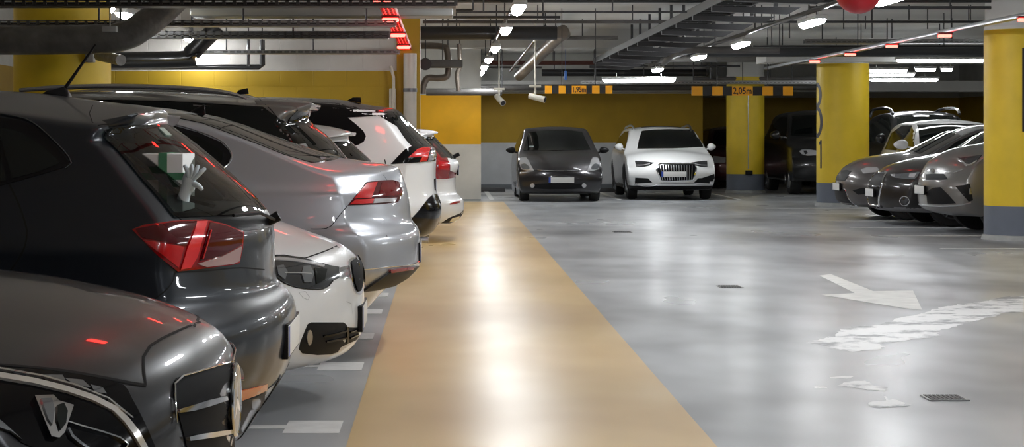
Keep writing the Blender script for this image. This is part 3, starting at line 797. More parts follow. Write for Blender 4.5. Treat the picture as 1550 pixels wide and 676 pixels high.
# black pipe elbow and the insulated pipe going away from it
p = P(852, 48, 31.7); q = P(786, 114, 44.0)
run('pipe', [P(841, 50, 31.7), p, p + Vector((.06, .3, -.02)), p + Vector((.02, 1.0, -.03)), Vector((p.x - .03, 33, p.z - .05)), Vector((q.x * 1.0, 44.0, q.z))], [.085, .085, .085, .085, .10, .12], BRN, 'thick banded grey pipe running away over the lane from the black pipe elbow', n=16)
mb = MB(); 
run('pipe', [(p.x - .26, 32.1, p.z + .1), (q.x - .2, 44, q.z + .1)], .03, BLK, 'thin black pipe running beside the thick banded pipe')
# thick foil duct at the upper left
run('foil_duct', [P(-120, 61, 17), P(120, 60, 17), P(185, 55, 17), P(218, 38, 17), P(250, 12, 17), P(275, -14, 17)], .125, FOILM, 'thick dull foil-wrapped duct bending upwards at the upper left', n=20, smooth=True, cat='duct')
mb = MB(); a = P(154, 39, 16.7); mb.box((a.x, 16.7, a.z - .05), (a.x + .12, 16.8, a.z), .005); mb.tube([(a.x + .06, 16.75, a.z - .01), (a.x + .06, 16.75, ZC)], .006, 6); mb.build('junction_box', mat('grey_box2', rgb(170, 170, 168), rough=.6), cat='box', label='small grey junction box under the bright perforated tray')
run('pipe', [P(30, 91, 23.0), P(270, 90, 23.0), P(290, 80, 23.0), P(312, 58, 23.0), P(330, 40, 23)], .10, BLK, 'thick black pipe bending up behind the foil duct', n=18, smooth=True)
run('pipe', [P(30, 101.5, 26.3), P(392, 101.5, 26.3), P(397, 98, 26.3), P(397, 60, 26.3)], .035, BLK, 'black pipe along the block wall with a right-angle bend upwards', n=12)
run('pipe', [P(376, 100, 26.2), P(376, 50, 26.2)], .02, BLK, 'thin vertical black pipe left of the right-angle bend')
run('pipe', [P(150, 84, 18.2), P(183, 91, 17.7)], .05, FOILM, 'short open pipe end below the foil duct', n=16)
# pipe cluster above the stub wall
run('pipe', [P(632, 69, 33), P(668, 70, 33), P(677, 78, 33), P(678, 112, 33), P(665, 118, 33), P(648, 118, 33), P(641, 130, 33), P(640, 142, 33)], .055, BRN, 'brownish bent pipe with couplings above the stub wall', n=12, smooth=True)
run('pipe', [P(695, 66, 35), P(696, 100, 35), P(692, 112, 35), P(694, 138, 35)], .04, BRN, 'slim bent vertical pipe right of the brownish pipe', n=10, smooth=True)
run('pipe', [P(645, 139, 38.5), P(760, 139, 38.5)], .07, GRP, 'grey pipe along the top of the stub wall', n=12)
mb = MB(); a = P(644, 97, 32); mb.tube([(a.x, 32.05, a.z), (a.x, 32.05, ZC)], .01, 6); mb.lathe([(.10, -.02), (.10, .0), (.085, .01), (.06, .08), (.03, .10)], a, 'y', 24); mb.build('ventilation_nozzle', BLK, cat='vent', label='round black ventilation nozzle beside the pier')
mb = MB(); mb.box(P(648, 90, 32.3), P(700, 103, 32.8), .01); mb.tube([P(670, 95, 32.5), (P(670, 95, 32.5).x, 32.5, ZC)], .01, 6); mb.build('duct', GRP, cat='duct', label='small grey duct behind the round nozzle')
# cable ladder over the lane with stepped brackets
e = empty('cable_ladder', (3.05, 22, 2.72), 'heavy dark cable ladder with stepped brackets running away over the driving lane', 'cable tray')
mb = MB(); mb.box((-.22, -5, -.03), (-.20, 16, .06)); mb.box((.20, -5, -.03), (.22, 16, .06))
for i in range(52): mb.box((-.21, -5 + i * .4, -.03), (.21, -4.97 + i * .4, -.0))
mb.build('rails', mat('ladder_steel', rgb(58, 58, 58), rough=.4, metal=.7), e, smooth=False)
for k, xx in enumerate((-.17, -.11, -.05, .02, .08, .14)):
    MB().tube([(xx, -5, .015 + .02 * (k % 2)), (xx, 16, .015 + .02 * (k % 2))], .028, 6).build('cable', BLK, e)
for i in range(13):
    y = -3.5 + i * 1.55
    MB().hull([(-.35, y, -.10), (-.35, y + .08, -.10), (.55, y, -.11), (.55, y + .08, -.11), (-.35, y, -.15), (-.35, y + .08, -.15), (.42, y, -.18), (.42, y + .08, -.18)]).build('bracket', DUCT, e)
    MB().tube([(.3, y + .04, -.1), (.3, y + .04, .58)], .022, 6).build('hanger_rod', DUCT, e)
run('pipe', [P(1005, 95, 33), P(1020, 82, 32), P(1040, 76, 31.5), P(1100, 76, 31.3), P(1180, 76, 31.2)], .05, GRP, 'grey pipe bending beside the lane lamps', smooth=True)
run('pipe', [P(1384 - 300, 118, 43), P(1076, 118, 43), P(1076, 104, 43)], .03, BLK, 'short black pipe stub above the second clearance board')
# hanging rods on the right-hand ceiling
for i, (px, D) in enumerate(((1125, 27), (1153, 29), (1195, 30), (1236, 28), (1277, 30), (1320, 28.6), (1376, 28.6), (1404, 31), (1440, 29), (1469, 28.6), (1310, 33), (1350, 33.8))):
    a = P(px, 30 + (i % 3) * 14, D)
    run('hanger_rod', [a, (a.x, a.y, ZC)], .010, DUCT, 'thin dark hanger rod under the right-hand ceiling, ' + ORD[i] + ' built from the lane lamps rightwards', cat='rod', group='hanger rods under the right-hand ceiling')
# red ball
mb = MB(); c = P(1299, -14, 15); r = 35 * 15 / F; mb.ell(c, (r, r, r), 40); o = mb.build('hanging_ball', mat('red_plastic', (.42, .006, .014), rough=.35), cat='ball', label='dark red ball hanging at the top right')
MB().tube([c + Vector((0, 0, r - .01)), (c.x, c.y, ZC)], .008, 8).build('cord', BLK, o)
# security cameras
def cctv(px, py, D, dx, label):
    a = P(px, py, D); e = empty('security_camera', a, label, 'camera')
    d = Vector((dx, -.8, -.42)).normalized(); q = -d * .16
    WPL = mat('white_plastic', rgb(222, 218, 205), rough=.4)
    MB().tube([q, d * .14], [.05, .055], 16).build('camera_body', WPL, e)
    MB().tube([d * .13, d * .145], .045, 16).build('lens', BLK, e)
    MB().tube([q * .3, (q.x * .3, q.y * .3, .20)], .018, 8).build('bracket', WPL, e)
    MB().box((q.x * .3 - .1, q.y * .3 - .03, .18), (q.x * .3 + .1, q.y * .3 + .03, .22), .008).build('mount_plate', WPL, e)
    MB().tube([(q.x * .3, q.y * .3, .21), (q.x * .3, q.y * .3, ZC - a.z)], .012, 8).build('hanger_rod', WPL, e)
cctv(757, 151, 36, .35, 'white security camera hanging left, next to the stub wall')
cctv(814, 148, 34, 1.6, 'white security camera hanging left of the first clearance board')
MB().box(P(854.5, 107, 38), P(858, 121, 38.05), .004).tube([P(856, 107, 38.02), (P(856, 107, 38.02).x, 38.02, ZC)], .004, 6).build('hanging_tag', mat('blue_plastic', (.05, .18, .6), rough=.4), cat='tag', label='small blue strip hanging above the first clearance board')
# clearance boards
YB = mat('board_yellow', rgb(250, 172, 10), rough=.5); KB = mat('board_black', (.01, .01, .01), rough=.5)
def board(px0, px1, py0, py1, D, text, tx0, tx1, segs, label):
    a, b = P(px0, py0, D), P(px1, py1, D); cx = (a.x + b.x) / 2; cz = (a.z + b.z) / 2
    e = empty('clearance_board', (cx, D, cz), label, 'sign'); w, h = b.x - a.x, a.z - b.z
    MB().box((-w / 2, 0, -h / 2), (w / 2, .03, h / 2)).build('panel', YB, e, smooth=False)
    for s0, s1 in segs:
        u0, u1 = (s0 - px0) / (px1 - px0), (s1 - px0) / (px1 - px0)
        MB().box((-w / 2 + u0 * w, -.003, -h / 2), (-w / 2 + u1 * w, .033, h / 2)).build('black_stripe', KB, e, smooth=False)
    cu = bpy.data.curves.new('height_text', 'FONT'); cu.body = text; cu.align_x = 'CENTER'; cu.align_y = 'CENTER'; cu.size = h * .98; cu.extrude = .002; cu.offset = .002
    t = bpy.data.objects.new('height_text', cu); COL.objects.link(t); t.parent = e; cu.materials.append(KB)
    t.location = (((tx0 + tx1) / 2 - px0) / (px1 - px0) * w - w / 2, -.006, -h * .01); t.rotation_euler = (math.pi / 2, 0, 0)
    me = evalmesh(t); loc = t.location.copy(); bpy.data.objects.remove(t); bpy.data.curves.remove(cu)
    t = link('height_text', me, None, e); t.location = loc; t.rotation_euler = (math.pi / 2, 0, 0)
    if not me.materials: me.materials.append(KB)
    wd = max(v.co.x for v in me.vertices) - min(v.co.x for v in me.vertices); t.scale = ((tx1 - tx0) / (px1 - px0) * w * .92 / wd, 1, 1)
    for sx in (-w * .25, w * .25): MB().tube([(sx, .015, h / 2), (sx, .015, ZC - cz)], .006, 6).build('hanger_rod', DUCT, e)
board(825, 927, 129.5, 141.5, 31.0, '1,95m', 866, 887, [(835.5, 845.5), (856, 865.5), (887.5, 896), (907.5, 916.5)], 'black and yellow clearance board reading 1,95m')
board(1047, 1200.5, 130.5, 144.5, 37.0, '2,05m', 1108.5, 1139, [(1063.5, 1078), (1094, 1108), (1139.5, 1154), (1170, 1185)], 'black and yellow clearance board reading 2,05m')
# parking stops
STOP = mat('stop_rubber', (.03, .03, .032), rough=.6)
for x, y, l in ((.95, 46.0, 'black wheel stop on the floor left of the dark frontal car'), (3.75, 45.6, 'black wheel stop on the floor between the two frontal cars'), (7.7 + 3.1, 32.9, None)):
    if l: MB().hull([(x - .45, y, 0), (x + .45, y, 0), (x - .45, y + .15, 0), (x + .45, y + .15, 0), (x - .43, y + .03, .1), (x + .43, y + .03, .1), (x - .43, y + .12, .1), (x + .43, y + .12, .1)], .008).build('wheel_stop', STOP, cat='wheel stop', label=l)

# ------------------------------------------------------------------ the cars
PI = math.pi
def basic_lines(c, xs, z0, z1):
    for x in xs: c.line('door_gap', [(x, z0), (x, (z0 + z1) / 2), (x, z1)], .006, mode='side')
def side_glass(c, poly, m=GLASS): return c.patch('side_window', poly, m, mode='side', step=.07)

# ---- 1 dark grey saloon, nose to the walkway (nearest, lower left)
c = Car('dark grey saloon at the bottom left with big headlamp and round badge on its grille', -2.85, 4.75, 0, 4.69, 1.81, paint('graphite', (.020, .021, .025), .5, .32, .7))
H = c.L / 2
T = [(-2.15, 1.10), (-1.75, 1.16), (-1.2, 1.36), (-.5, 1.43), (.1, 1.42), (.6, 1.30), (1.2, 1.04)] + c.TT([(-60, 406), (0, 413), (60, 420), (120, 432), (200, 450), (250, 467), (300, 489), (330, 511), (350, 541)])
Fr = [(H - .30, .16), (H - .12, .2), (H - .05, .32), (H - .02, .48), (H - .01, .62), (H - .0, .72), c.T(350, 541)]
R = [(-H + .2, .2), (-H + .03, .35), (-H, .6), (-H + .03, .9), (-2.15, 1.10)]
c.body(R, T, Fr, [(-H + .2, .2), (-1.2, .2), (1.2, .2), (H - .30, .16)], belt=[(-2, .98), (.9, .92), (1.6, .90), (2.3, .80)], crown=[(-3, .05), (.4, .07), (1.3, .14), (1.9, .155), (2.25, .12), (2.4, .07)],
       pr=.2, pf=[(.2, .30), (.6, .28), (.85, .36)], pw=2.5, nu=84, nv=20, nw=20, arches=(-1.42, 1.42), ar=.345)
c.wheels((-1.42, 1.42), .33)
c.line('hood_gap', [(303, 487), (285, 494), (262, 504), (235, 518), (219, 532), (216, 548), (218, 566), (220, 583)], .007)
c.line('hood_gap', [(220, 583), (205, 581), (150, 570), (90, 560), (0, 552), (-60, 549)], .009)
hl = c.patch('headlight', [(-90, 552), (0, 557), (60, 560), (130, 569), (186, 583), (197, 600), (214, 632), (230, 668), (236, 700), (150, 700), (75, 686), (32, 670), (0, 645), (-90, 615)], GLOSSBLACK, off=.003, smooth=2)
def strip(c, name, pl, w0, m, parent, off, px=True, mirror=True):
    """band of varying width along a pixel polyline, laid on the car's surface; pl: (x,y,width)"""
    L, R_ = [], []
    for i, (x, y, wd) in enumerate(pl):
        a = Vector(pl[max(i - 1, 0)][:2]); b = Vector(pl[min(i + 1, len(pl) - 1)][:2]); t = (b - a).normalized(); n = Vector((-t.y, t.x)) * wd * w0 / 2
        L.append((x + n.x, y + n.y)); R_.append((x - n.x, y - n.y))
    return c.patch(name, L + R_[::-1], m, off=off, parent=parent, skirt=.004, mirror=mirror)
strip(c, 'light_guide', [(-90, 562, 8), (0, 572, 8), (50, 580, 8), (100, 592, 8), (140, 605, 8), (170, 620, 8), (188, 637, 9), (202, 655, 10), (216, 680, 9), (224, 698, 8)], 1, mat('light_guide', (.80, .78, .74), rough=.15, metal=.6, coat=1), hl, .009)
strip(c, 'light_guide_edge', [(-90, 555, 2), (0, 564, 2.5), (60, 574, 2.5), (110, 587, 2.5), (160, 606, 2), (196, 634, 2)], 1, CHROME, hl, .012)
for a in ([(8, 564), (30, 566), (38, 572), (20, 570)], [(64, 572), (92, 572), (98, 582), (80, 580)], [(96, 577), (122, 579), (134, 590), (112, 588)], [(134, 586), (152, 590), (158, 599), (140, 597)]):
    c.patch('reflector_facet', a, LAMPGREY, off=.010, parent=hl, skirt=.004)
pr_ = c.patch('projector', [(48, 605), (76, 604), (84, 612), (106, 618), (98, 640), (92, 658), (84, 666), (72, 664), (62, 640)], mat('projector_chrome', (.62, .62, .64), rough=.12, metal=1, coat=1), off=.016, parent=hl, skirt=.014)
c.patch('projector_lens', [(80, 620), (90, 617), (95, 628), (92, 646), (84, 656), (79, 640)], GREYGLASS, off=.021, parent=hl, skirt=.004)
c.patch('projector_lens', [(56, 611), (72, 610), (76, 626), (72, 648), (66, 640)], LAMPGREY, off=.020, parent=hl, skirt=.004)
strip(c, 'light_guide_edge', [(98, 640, 1.6), (120, 647, 2.2), (150, 655, 2.2), (176, 663, 2), (188, 672, 1.6), (182, 684, 1.2)], 1, CHROME, hl, .012)
strip(c, 'reflector_facet', [(100, 650, 3), (106, 662, 4), (118, 672, 4), (134, 682, 2)], 1, LAMPGREY, hl, .011)
c.patch('reflector_facet', [(-60, 625), (0, 650), (14, 655), (30, 667), (0, 640), (-60, 600)], LAMPGREY, off=.010, parent=hl, skirt=.004)
# grille
gr = c.patch('grille', [(262, 581), (266, 572), (300, 563), (335, 552), (352, 550), (356, 572), (360, 640), (362, 720), (305, 760), (292, 720), (275, 650), (262, 600)], mat('grille_black', (.004, .004, .005), rough=.6, spec=.1), off=.003, mirror=True)
c.line('grille_surround', [(264, 640), (262, 600), (262, 586), (263, 578), (269, 572), (300, 562.5), (335, 551.5), (350, 547.5)], .006, CHROME, off=.006, tube=.0022, parent=gr)
for pl in ([(264, 623, 5), (285, 618, 8), (310, 610, 9), (336, 602, 6)], [(279, 663, 6), (300, 659, 8), (325, 655, 8), (345, 652, 6)]):
    strip(c, 'grille_slat', pl, 1.0, mat('slat_chrome', (.5, .5, .52), rough=.12, metal=1), gr, .014)
bx = c.T(349, 600)[0]
e_ = MB().lathe([(.0001, -.06), (.082, -.06), (.086, .0), (.080, .012), (.0001, .013)], (H - .005, 0, .685), 'x', 48); bd_ = c.add(e_, 'badge_disc', GLOSSBLACK)
e_ = MB(); 
for r_, rr in ((.084, .0055),):
    e_.tube([(H + .003, r_ * math.cos(a / 24 * PI), .685 + r_ * math.sin(a / 24 * PI)) for a in range(49)], rr, 8, cap=False)
c.add(e_, 'badge_ring', CHROME, bd_)
e_ = MB()
for k in range(3):
    a = PI / 2 + k * 2 * PI / 3; e_.hull([(H + .0075, .014 * math.cos(a + .9), .685 + .02 * math.sin(a + .9)), (H + .0075, .014 * math.cos(a - .9), .685 + .02 * math.sin(a - .9)), (H + .0095, 0, .685), (H + .0075, .078 * math.cos(a), .685 + .078 * math.sin(a))])
c.add(e_, 'badge_star', CHROME, bd_)
c.patch('windshield', [(.55, -.5), (1.1, -.6), (1.18, 0), (1.1, .6), (.55, .5), (.5, 0)], GLASS, mode='top', step=.08)
side_glass(c, [(-1.5, 1.05), (-1.2, 1.28), (-.5, 1.36), (.2, 1.34), (.9, 1.02), (.8, .98)])

# ---- 2 dark blue-grey hatchback, tail to the walkway
c = Car('dark blue-grey hatchback with roof aerial and red tail lamp facing the walkway, at the left', -2.58, 7.4, PI, 4.06, 1.78, paint('midnight', (.008, .012, .019), .4, .34, .55))
H = c.L / 2
R = [(-H + .42, .19)] + c.TT([(372, 648), (400, 608), (425, 574), (440, 543), (447, 508), (448, 468), (441, 446), (428, 434), (418, 424), (416, 400), (415, 345), (406, 322), (378, 291), (330, 247), (290, 214), (262, 193), (249, 186)], 7.55) + c.TT([(251, 165)], 7.5)
T = c.TT([(251, 165), (220, 160), (180, 156), (150, 152), (110, 146.5), (60, 141), (0, 137)], 7.45) + [(-.75, 1.50), (-.2, 1.50), (.3, 1.42), (.9, 1.12), (1.3, .97), (1.75, .85), (1.98, .72)]
Fr = [(H - .2, .2), (H - .03, .35), (H, .55), (1.98, .72)]
def ibz(x, z, a):
    d = 0
    # bumper shelf around the rear corner
    if z < .70:
        t = min(1, (.70 - z) / .02); k = max(0, 1 - max(0, x + H - .50) / .35); d += .036 * t * min(1, k)
    # shoulder crease
    d += .006 * math.exp(-((z - .93) / .03) ** 2)
    return d
c.body(R, T, Fr, [(-H + .42, .19), (-1, .2), (1, .2), (H - .2, .2)], belt=[(-2, 1.0), (-1, .97), (2, .9)], tumble=.46, crown=[(-2.2, .05), (-1.7, .07), (-.8, .085), (.5, .06), (2, .1)],
       pr=[(.2, .30), (.6, .25), (.9, .30), (1.2, .22), (1.45, .10)], pw=2.6, kr=.03, nu=90, nv=22, nw=52, arches=(-1.22, 1.32), ar=.34, extra=ibz)
c.wheels((-1.22, 1.32), .32)
c.patch('side_window', [(-110, 172), (-40, 173), (0, 178), (30, 183), (50, 190), (72, 208), (103, 243), (104, 249), (98, 253), (40, 270), (14, 277), (-110, 290)], BLACK, off=.003, smooth=2)
c.patch('side_window_glass', [(-110, 188), (-30, 189), (0, 193), (31, 200), (49, 211), (70, 226), (92, 247), (60, 260), (19, 271), (3, 214), (-4, 214), (10, 274), (-110, 284)], GREYGLASS, off=.006)
c.line('window_trim', [(-110, 168), (-30, 170), (10, 175), (48, 185), (80, 212), (108, 243), (107, 251), (99, 255)], .006, mat('trim_satin', (.10, .11, .12), rough=.25, metal=.8), off=.004, tube=.003)
c.line('door_gap', [(14, 279), (28, 308), (39, 340), (41, 352), (38, 372), (27, 394), (14, 412), (6, 425)], .006)
c.line('roof_gap', [(152, 152), (140, 160), (135, 168), (138, 182), (148, 196)], .004)
c.line('bumper_gap', [(265, 412), (262, 424), (252, 438), (238, 449), (224, 458)], .005)
c.line('bumper_gap', [(265, 412), (310, 410), (362, 405), (400, 408)], .005)
# rear glass with dark surround; the cabin behind it is cut hollow
def seeglass(name, tint, k=1.0):
    m = bpy.data.materials.new(name); m.use_nodes = True; n = m.node_tree; n.nodes.remove(n.nodes['Principled BSDF']); L = n.links
    t = n.nodes.new('ShaderNodeBsdfTransparent'); t.inputs[0].default_value = tint; g = n.nodes.new('ShaderNodeBsdfGlossy'); g.inputs['Roughness'].default_value = .02
    f = n.nodes.new('ShaderNodeFresnel'); f.inputs[0].default_value = 1.4; mx = n.nodes.new('ShaderNodeMixShader')
    L.new(f.outputs[0], mx.inputs[0]); L.new(t.outputs[0], mx.inputs[1]); L.new(g.outputs[0], mx.inputs[2]); L.new(mx.outputs[0], n.nodes['Material Output'].inputs[0])
    return m
SEE = seeglass('see_through_glass', (.42, .46, .44, 1))
CABIN = mat('cabin_lining', (.02, .02, .022), rough=.9)
mb = MB(); pol = [(-.585, 1.345), (.585, 1.345), (.72, 1.05), (-.72, 1.05)]
a_ = [mb.bm.verts.new((-H - .2, y, z)) for y, z in pol]; b_ = [mb.bm.verts.new((-.35, y, z)) for y, z in pol]
mb.bm.faces.new(a_); mb.bm.faces.new(b_[::-1])
for i_ in range(4): mb.bm.faces.new((a_[i_], b_[i_], b_[(i_ + 1) % 4], a_[(i_ + 1) % 4]))
cut = mb.build('cut', CABIN, smooth=False); cut.parent = c.root
m_ = c.bodyo.modifiers.new('b', 'BOOLEAN'); m_.object = cut; m_.operation = 'DIFFERENCE'; m_.solver = 'EXACT'; m_.material_mode = 'TRANSFER'
me_ = evalmesh(c.bodyo); c.bodyo.modifiers.clear(); c.bodyo.data = me_; me_.name = 'body'; bpy.data.objects.remove(cut)
me_.set_sharp_from_angle(angle=math.radians(50))
SURR = mat('tailgate_black', (.003, .003, .004), rough=.3, spec=.12)
c.patch('tailgate_surround', [(148, 190), (168, 187), (184, 193), (200, 207), (222, 234), (246, 260), (268, 281), (290, 297), (320, 304), (326, 311), (292, 302), (262, 285), (215, 247)], SURR, off=.003)
c.patch('tailgate_edge', [(.665, 1.075), (.665, 1.05), (0, 1.04), (-.665, 1.05), (-.665, 1.075), (-.72, 1.03), (-.5, .985), (0, .975), (.5, .985), (.72, 1.03)][::-1] if False else [(-.73, 1.055), (.73, 1.055), (.72, 1.02), (.5, .985), (0, .975), (-.5, .985), (-.72, 1.02)], SURR, mode='rear', off=.003)
rg = c.patch('rear_window', [(-.60, 1.355), (.60, 1.355), (.745, 1.04), (0, 1.035), (-.745, 1.04)], SEE, mode='rear', off=.006, step=.05, skirt=.001)
c.patch('sticker', [(238, 196), (246, 196), (258, 207), (250, 207)], mat('pale_green_sticker', (.30, .42, .36), rough=.4), off=.009, step=4, skirt=.001, mirror=False)
# spoiler blade ends
sp = c.T(251, 168, 7.5)
mb = MB(); mb.hull([(sp[0] + .0, -.56, sp[1] - .012), (sp[0] + .0, .56, sp[1] - .012), (sp[0] + .22, -.56, sp[1] - .055), (sp[0] + .22, .56, sp[1] - .055), (sp[0] + .02, -.56, sp[1] - .055), (sp[0] + .02, .56, sp[1] - .055), (sp[0] + .2, .56, sp[1] - .085), (sp[0] + .2, -.56, sp[1] - .085), (sp[0] + .12, -.62, sp[1] - .07), (sp[0] + .12, .62, sp[1] - .07)], .01)
s_ = c.add(mb, 'spoiler', c.pnt)
# tail lamps
tl = c.patch('tail_light', [(200, 348), (218, 341), (262, 335), (310, 333), (340, 340), (368, 351), (366, 375), (361, 398), (350, 401), (311, 406), (268, 411), (240, 388), (218, 366)], REDLENS, off=.005)
c.patch('upper_lens', [(205, 347.5), (264, 337), (296, 336), (288, 352), (280, 372), (215, 360)], REDDARK, off=.008, parent=tl, skirt=.004)
c.patch('reflector', [(217, 364), (276, 373), (268, 405), (243, 384)], REDBRIGHT, off=.009, parent=tl, skirt=.004)
c.patch('light_guide', [(296, 337), (312, 336), (307, 350), (296, 388), (286, 405), (271, 408), (281, 375), (291, 352)], mat('hot_red_lens', (.75, .012, .015), rough=.2, coat=1), off=.010, parent=tl, skirt=.004)
c.patch('inner_lens', [(316, 338), (340, 343), (365, 353), (363, 370), (330, 388), (300, 394), (310, 360)], REDDARK, off=.009, parent=tl, skirt=.004)
c.patch('indicator_lens', [(296, 399), (330, 389), (363, 372), (359, 395), (350, 399), (310, 404)], mat('pinkish_clear_lens', (.55, .35, .33), rough=.15, metal=.4, coat=1), off=.010, parent=tl, skirt=.004)
c.line('light_guide_edge', [(316, 350), (309, 372), (303, 392)], .004, REDBRIGHT, off=.012, tube=.003, parent=tl)
c.patch('corner_reflector', [(362, 591), (385, 586), (404, 580), (403, 590), (388, 597), (364, 606)], ORANGE, off=.004)
c.patch('lower_bumper', [(356, 660), (360, 608), (390, 598), (412, 582), (428, 566), (440, 548), (436, 566), (418, 594), (398, 620), (376, 648)], mat('dark_grille', (.02, .02, .022), rough=.6), off=.004)
c.plate('rear', .575)
o_, d_ = c.ray('rear', (0, .985)); l, n = c.hit(o_, d_)
c.add(MB().tube([l + Vector((.03, .02, .0)), l + Vector((-.035, .02, .035))], [.016, .02], 14), 'wiper_pivot', BLACK)
wp = c.hit(*c.ray('rear', (.3, 1.02)))[0]
c.add(MB().tube([l + Vector((-.02, .02, .02)), wp + Vector((-.03, 0, .02)), c.hit(*c.ray('rear', (.5, 1.03)))[0] + Vector((-.02, 0, .01))], .006, 6), 'wiper_arm', BLACK)
ax, az = c.T(86, 143, 7.4)
mb = MB().hull([(c.T(63, 142)[0], 0, c.T(63, 142)[1]), (c.T(107, 146)[0], .035, c.T(107, 147)[1]), (c.T(107, 146)[0], -.035, c.T(107, 147)[1]), (c.T(70, 137)[0], .012, c.T(66, 138)[1]), (c.T(70, 137)[0], -.012, c.T(66, 138)[1]), (c.T(97, 131)[0], .008, c.T(97, 131)[1]), (c.T(97, 131)[0], -.008, c.T(97, 131)[1]), (c.T(104, 136)[0], .012, c.T(104, 137)[1]), (c.T(104, 136)[0], -.012, c.T(104, 137)[1]), (c.T(63, 145)[0], -.02, c.T(63, 145)[1]), (c.T(63, 145)[0], .02, c.T(63, 145)[1])], .003)
aa = c.add(mb, 'aerial_base', BLACK)
a0_, a1_ = c.T(98, 134), c.T(145, 67)
c.add(MB().tube([(a0_[0], 0, a0_[1]), (a1_[0], 0, a1_[1])], [.007, .004], 10), 'aerial_rod', BLACK, aa)
# things lying inside, pressed against the rear glass
IBIZA = c
def inside(px, py, D):
    return P(px, py, D)
gx, gy = -.985, 6.98
e = empty('gift_box', (gx - .06, 7.0, 1.055), 'white box with a green band cross seen through the rear glass of the dark hatchback', 'box')
MB().box((-.14, -.16, 0), (.14, .16, .20), .004).build('box_body', mat('white_card', (.75, .77, .76), rough=.6), e)
mb = MB(); mb.box((.055, -.163, -.0), (.085, .163, .203)); mb.box((-.143, -.163, .11), (.143, .163, .135)); mb.build('green_band', mat('green_band', (.08, .28, .15), rough=.6), e, smooth=False)
GL = mat('pale_glove', (.60, .70, .74), rough=.7)
mb = MB(); D_ = 6.78; pal = P(286, 276, D_)
mb.ell(pal, (.025, .02, .04), 14)
for tx, ty, r_ in ((279, 250, .008), (290, 249, .008), (300, 250, .008), (311, 254, .008), (306, 287, .009)):
    tp = P(tx, ty, D_ - .01); mid = pal.lerp(tp, .55) + Vector((.006, -.01, .004)); mb.tube([pal, mid, tp], [r_ * 1.35, r_ * 1.1, r_ * .7], 10, smooth=True)
mb.tube([pal, P(280, 292, D_), P(277, 303, D_)], [.022, .02, .022], 12)
mb.build('glove', GL, cat='glove', label='pale limp glove standing beside the white box behind the rear glass of the dark hatchback')

# ---- 3 white saloon, nose to the walkway
c = Car('white saloon with its nose towards the walkway, headlamp and fog lamp vent visible', -2.713, 9.9, 0, 4.62, 1.81, paint('white', (.80, .81, .81), .0, .3))
H = c.L / 2
T = [(-2.1, 1.08), (-1.6, 1.15), (-1.1, 1.34), (-.4, 1.42), (.1, 1.41), (.7, 1.22), (1.1, 1.01)] + c.TT([(380, 321), (415, 331), (440, 339), (460, 347), (485, 355), (505, 363), (519, 369), (533, 379), (545, 391)], 10)
Fr = [(H - .24, .2), (H - .08, .25), (H - .015, .33), (H - .0, .42), (H - .005, .55), (H - .012, .64), c.T(545, 391, 10)]
R = [(-H + .2, .2), (-H + .03, .35), (-H, .6), (-H + .03, .9), (-2.1, 1.08)]
c.body(R, T, Fr, [(-H + .2, .2), (-1.2, .2), (1.2, .2), (H - .24, .2)], belt=[(-2, .96), (.9, .92), (1.6, .88), (2.3, .74)], crown=[(-3, .05), (.4, .07), (1.2, .11), (1.9, .13), (2.2, .10), (2.4, .06)],
       pf=[(.2, .36), (.5, .33), (.85, .40)], pw=2.4, nu=76, nv=20, nw=20, arches=(-1.4, 1.46), ar=.34)
c.wheels((-1.4, 1.46), .325)
hl = c.patch('headlight', [(398, 395), (414, 388), (432, 387.5), (460, 391), (480, 396), (499, 401.5), (513, 404), (512, 421), (503, 425), (497, 433), (492, 436.5), (484, 437.5), (458, 436.5), (441, 433), (426, 426.5), (412, 416)], LAMPDARK, off=.003)
strip(c, 'light_guide', [(404, 394, 4), (420, 392, 4), (445, 394, 4), (470, 398, 4), (490, 403, 4)], 1, CLEAR, hl, .007)
c.patch('projector', [(418, 404), (428, 402), (434, 412), (430, 424), (420, 416)], LAMPGREY, off=.009, parent=hl, skirt=.005)
c.patch('projector', [(458, 404), (468, 403), (474, 414), (470, 428), (459, 428), (455, 415)], LAMPGREY, off=.009, parent=hl, skirt=.005)
c.patch('projector_lens', [(475, 406), (494, 408), (490, 424), (478, 430)], GREYGLASS, off=.008, parent=hl, skirt=.004)
strip(c, 'reflector_facet', [(430, 414, 1.2), (450, 414, 1.6), (470, 415, 1.2)], 1, CHROME, hl, .010)
c.line('headlight_rim', [(414, 416), (426, 426.5), (441, 433), (458, 436.5), (484, 437.5), (494, 435), (503, 425)], .004, BLACK, off=.004, tube=.003, parent=hl)
c.line('hood_gap', [(518.5, 367), (514, 370), (506, 374), (492, 380), (478, 385), (462, 390.5)], .008)
c.line('hood_gap', [(462, 390.5), (445, 388.5), (430, 386), (410, 387)], .010)
c.patch('headlight_bridge', [(514, 405), (527, 402), (530, 421.5), (512.5, 421)], mat('bridge_chrome', (.45, .45, .46), rough=.15, metal=.9), off=.004)
kd = c.patch('kidney_grille', [(526.5, 396), (529, 392), (537, 390.5), (545, 391), (548, 397), (549.5, 412), (549.5, 428), (547, 441), (543, 446), (538, 444), (534, 437), (530, 422)], CHROME, off=.008, smooth=2, skirt=.02)
c.patch('grille_opening', [(529.5, 398), (532, 395), (538, 394), (543, 395), (545.5, 402), (546.5, 416), (546, 430), (544, 438), (541, 441), (537.5, 437), (533, 421)], mat('grille_black', (.004, .004, .005), rough=.6, spec=.1), off=.012, parent=kd, smooth=2, skirt=.004)
vt = c.patch('fog_lamp_vent', [(461, 501), (466, 490), (471, 487.5), (519, 487.5), (523, 490), (526, 495), (541, 495.5), (543, 501), (543, 508), (539, 514), (527, 519), (515, 525), (511, 532), (500, 535.5), (480, 536.5), (457, 534), (452, 528), (454, 518)], BLACK, off=.003)
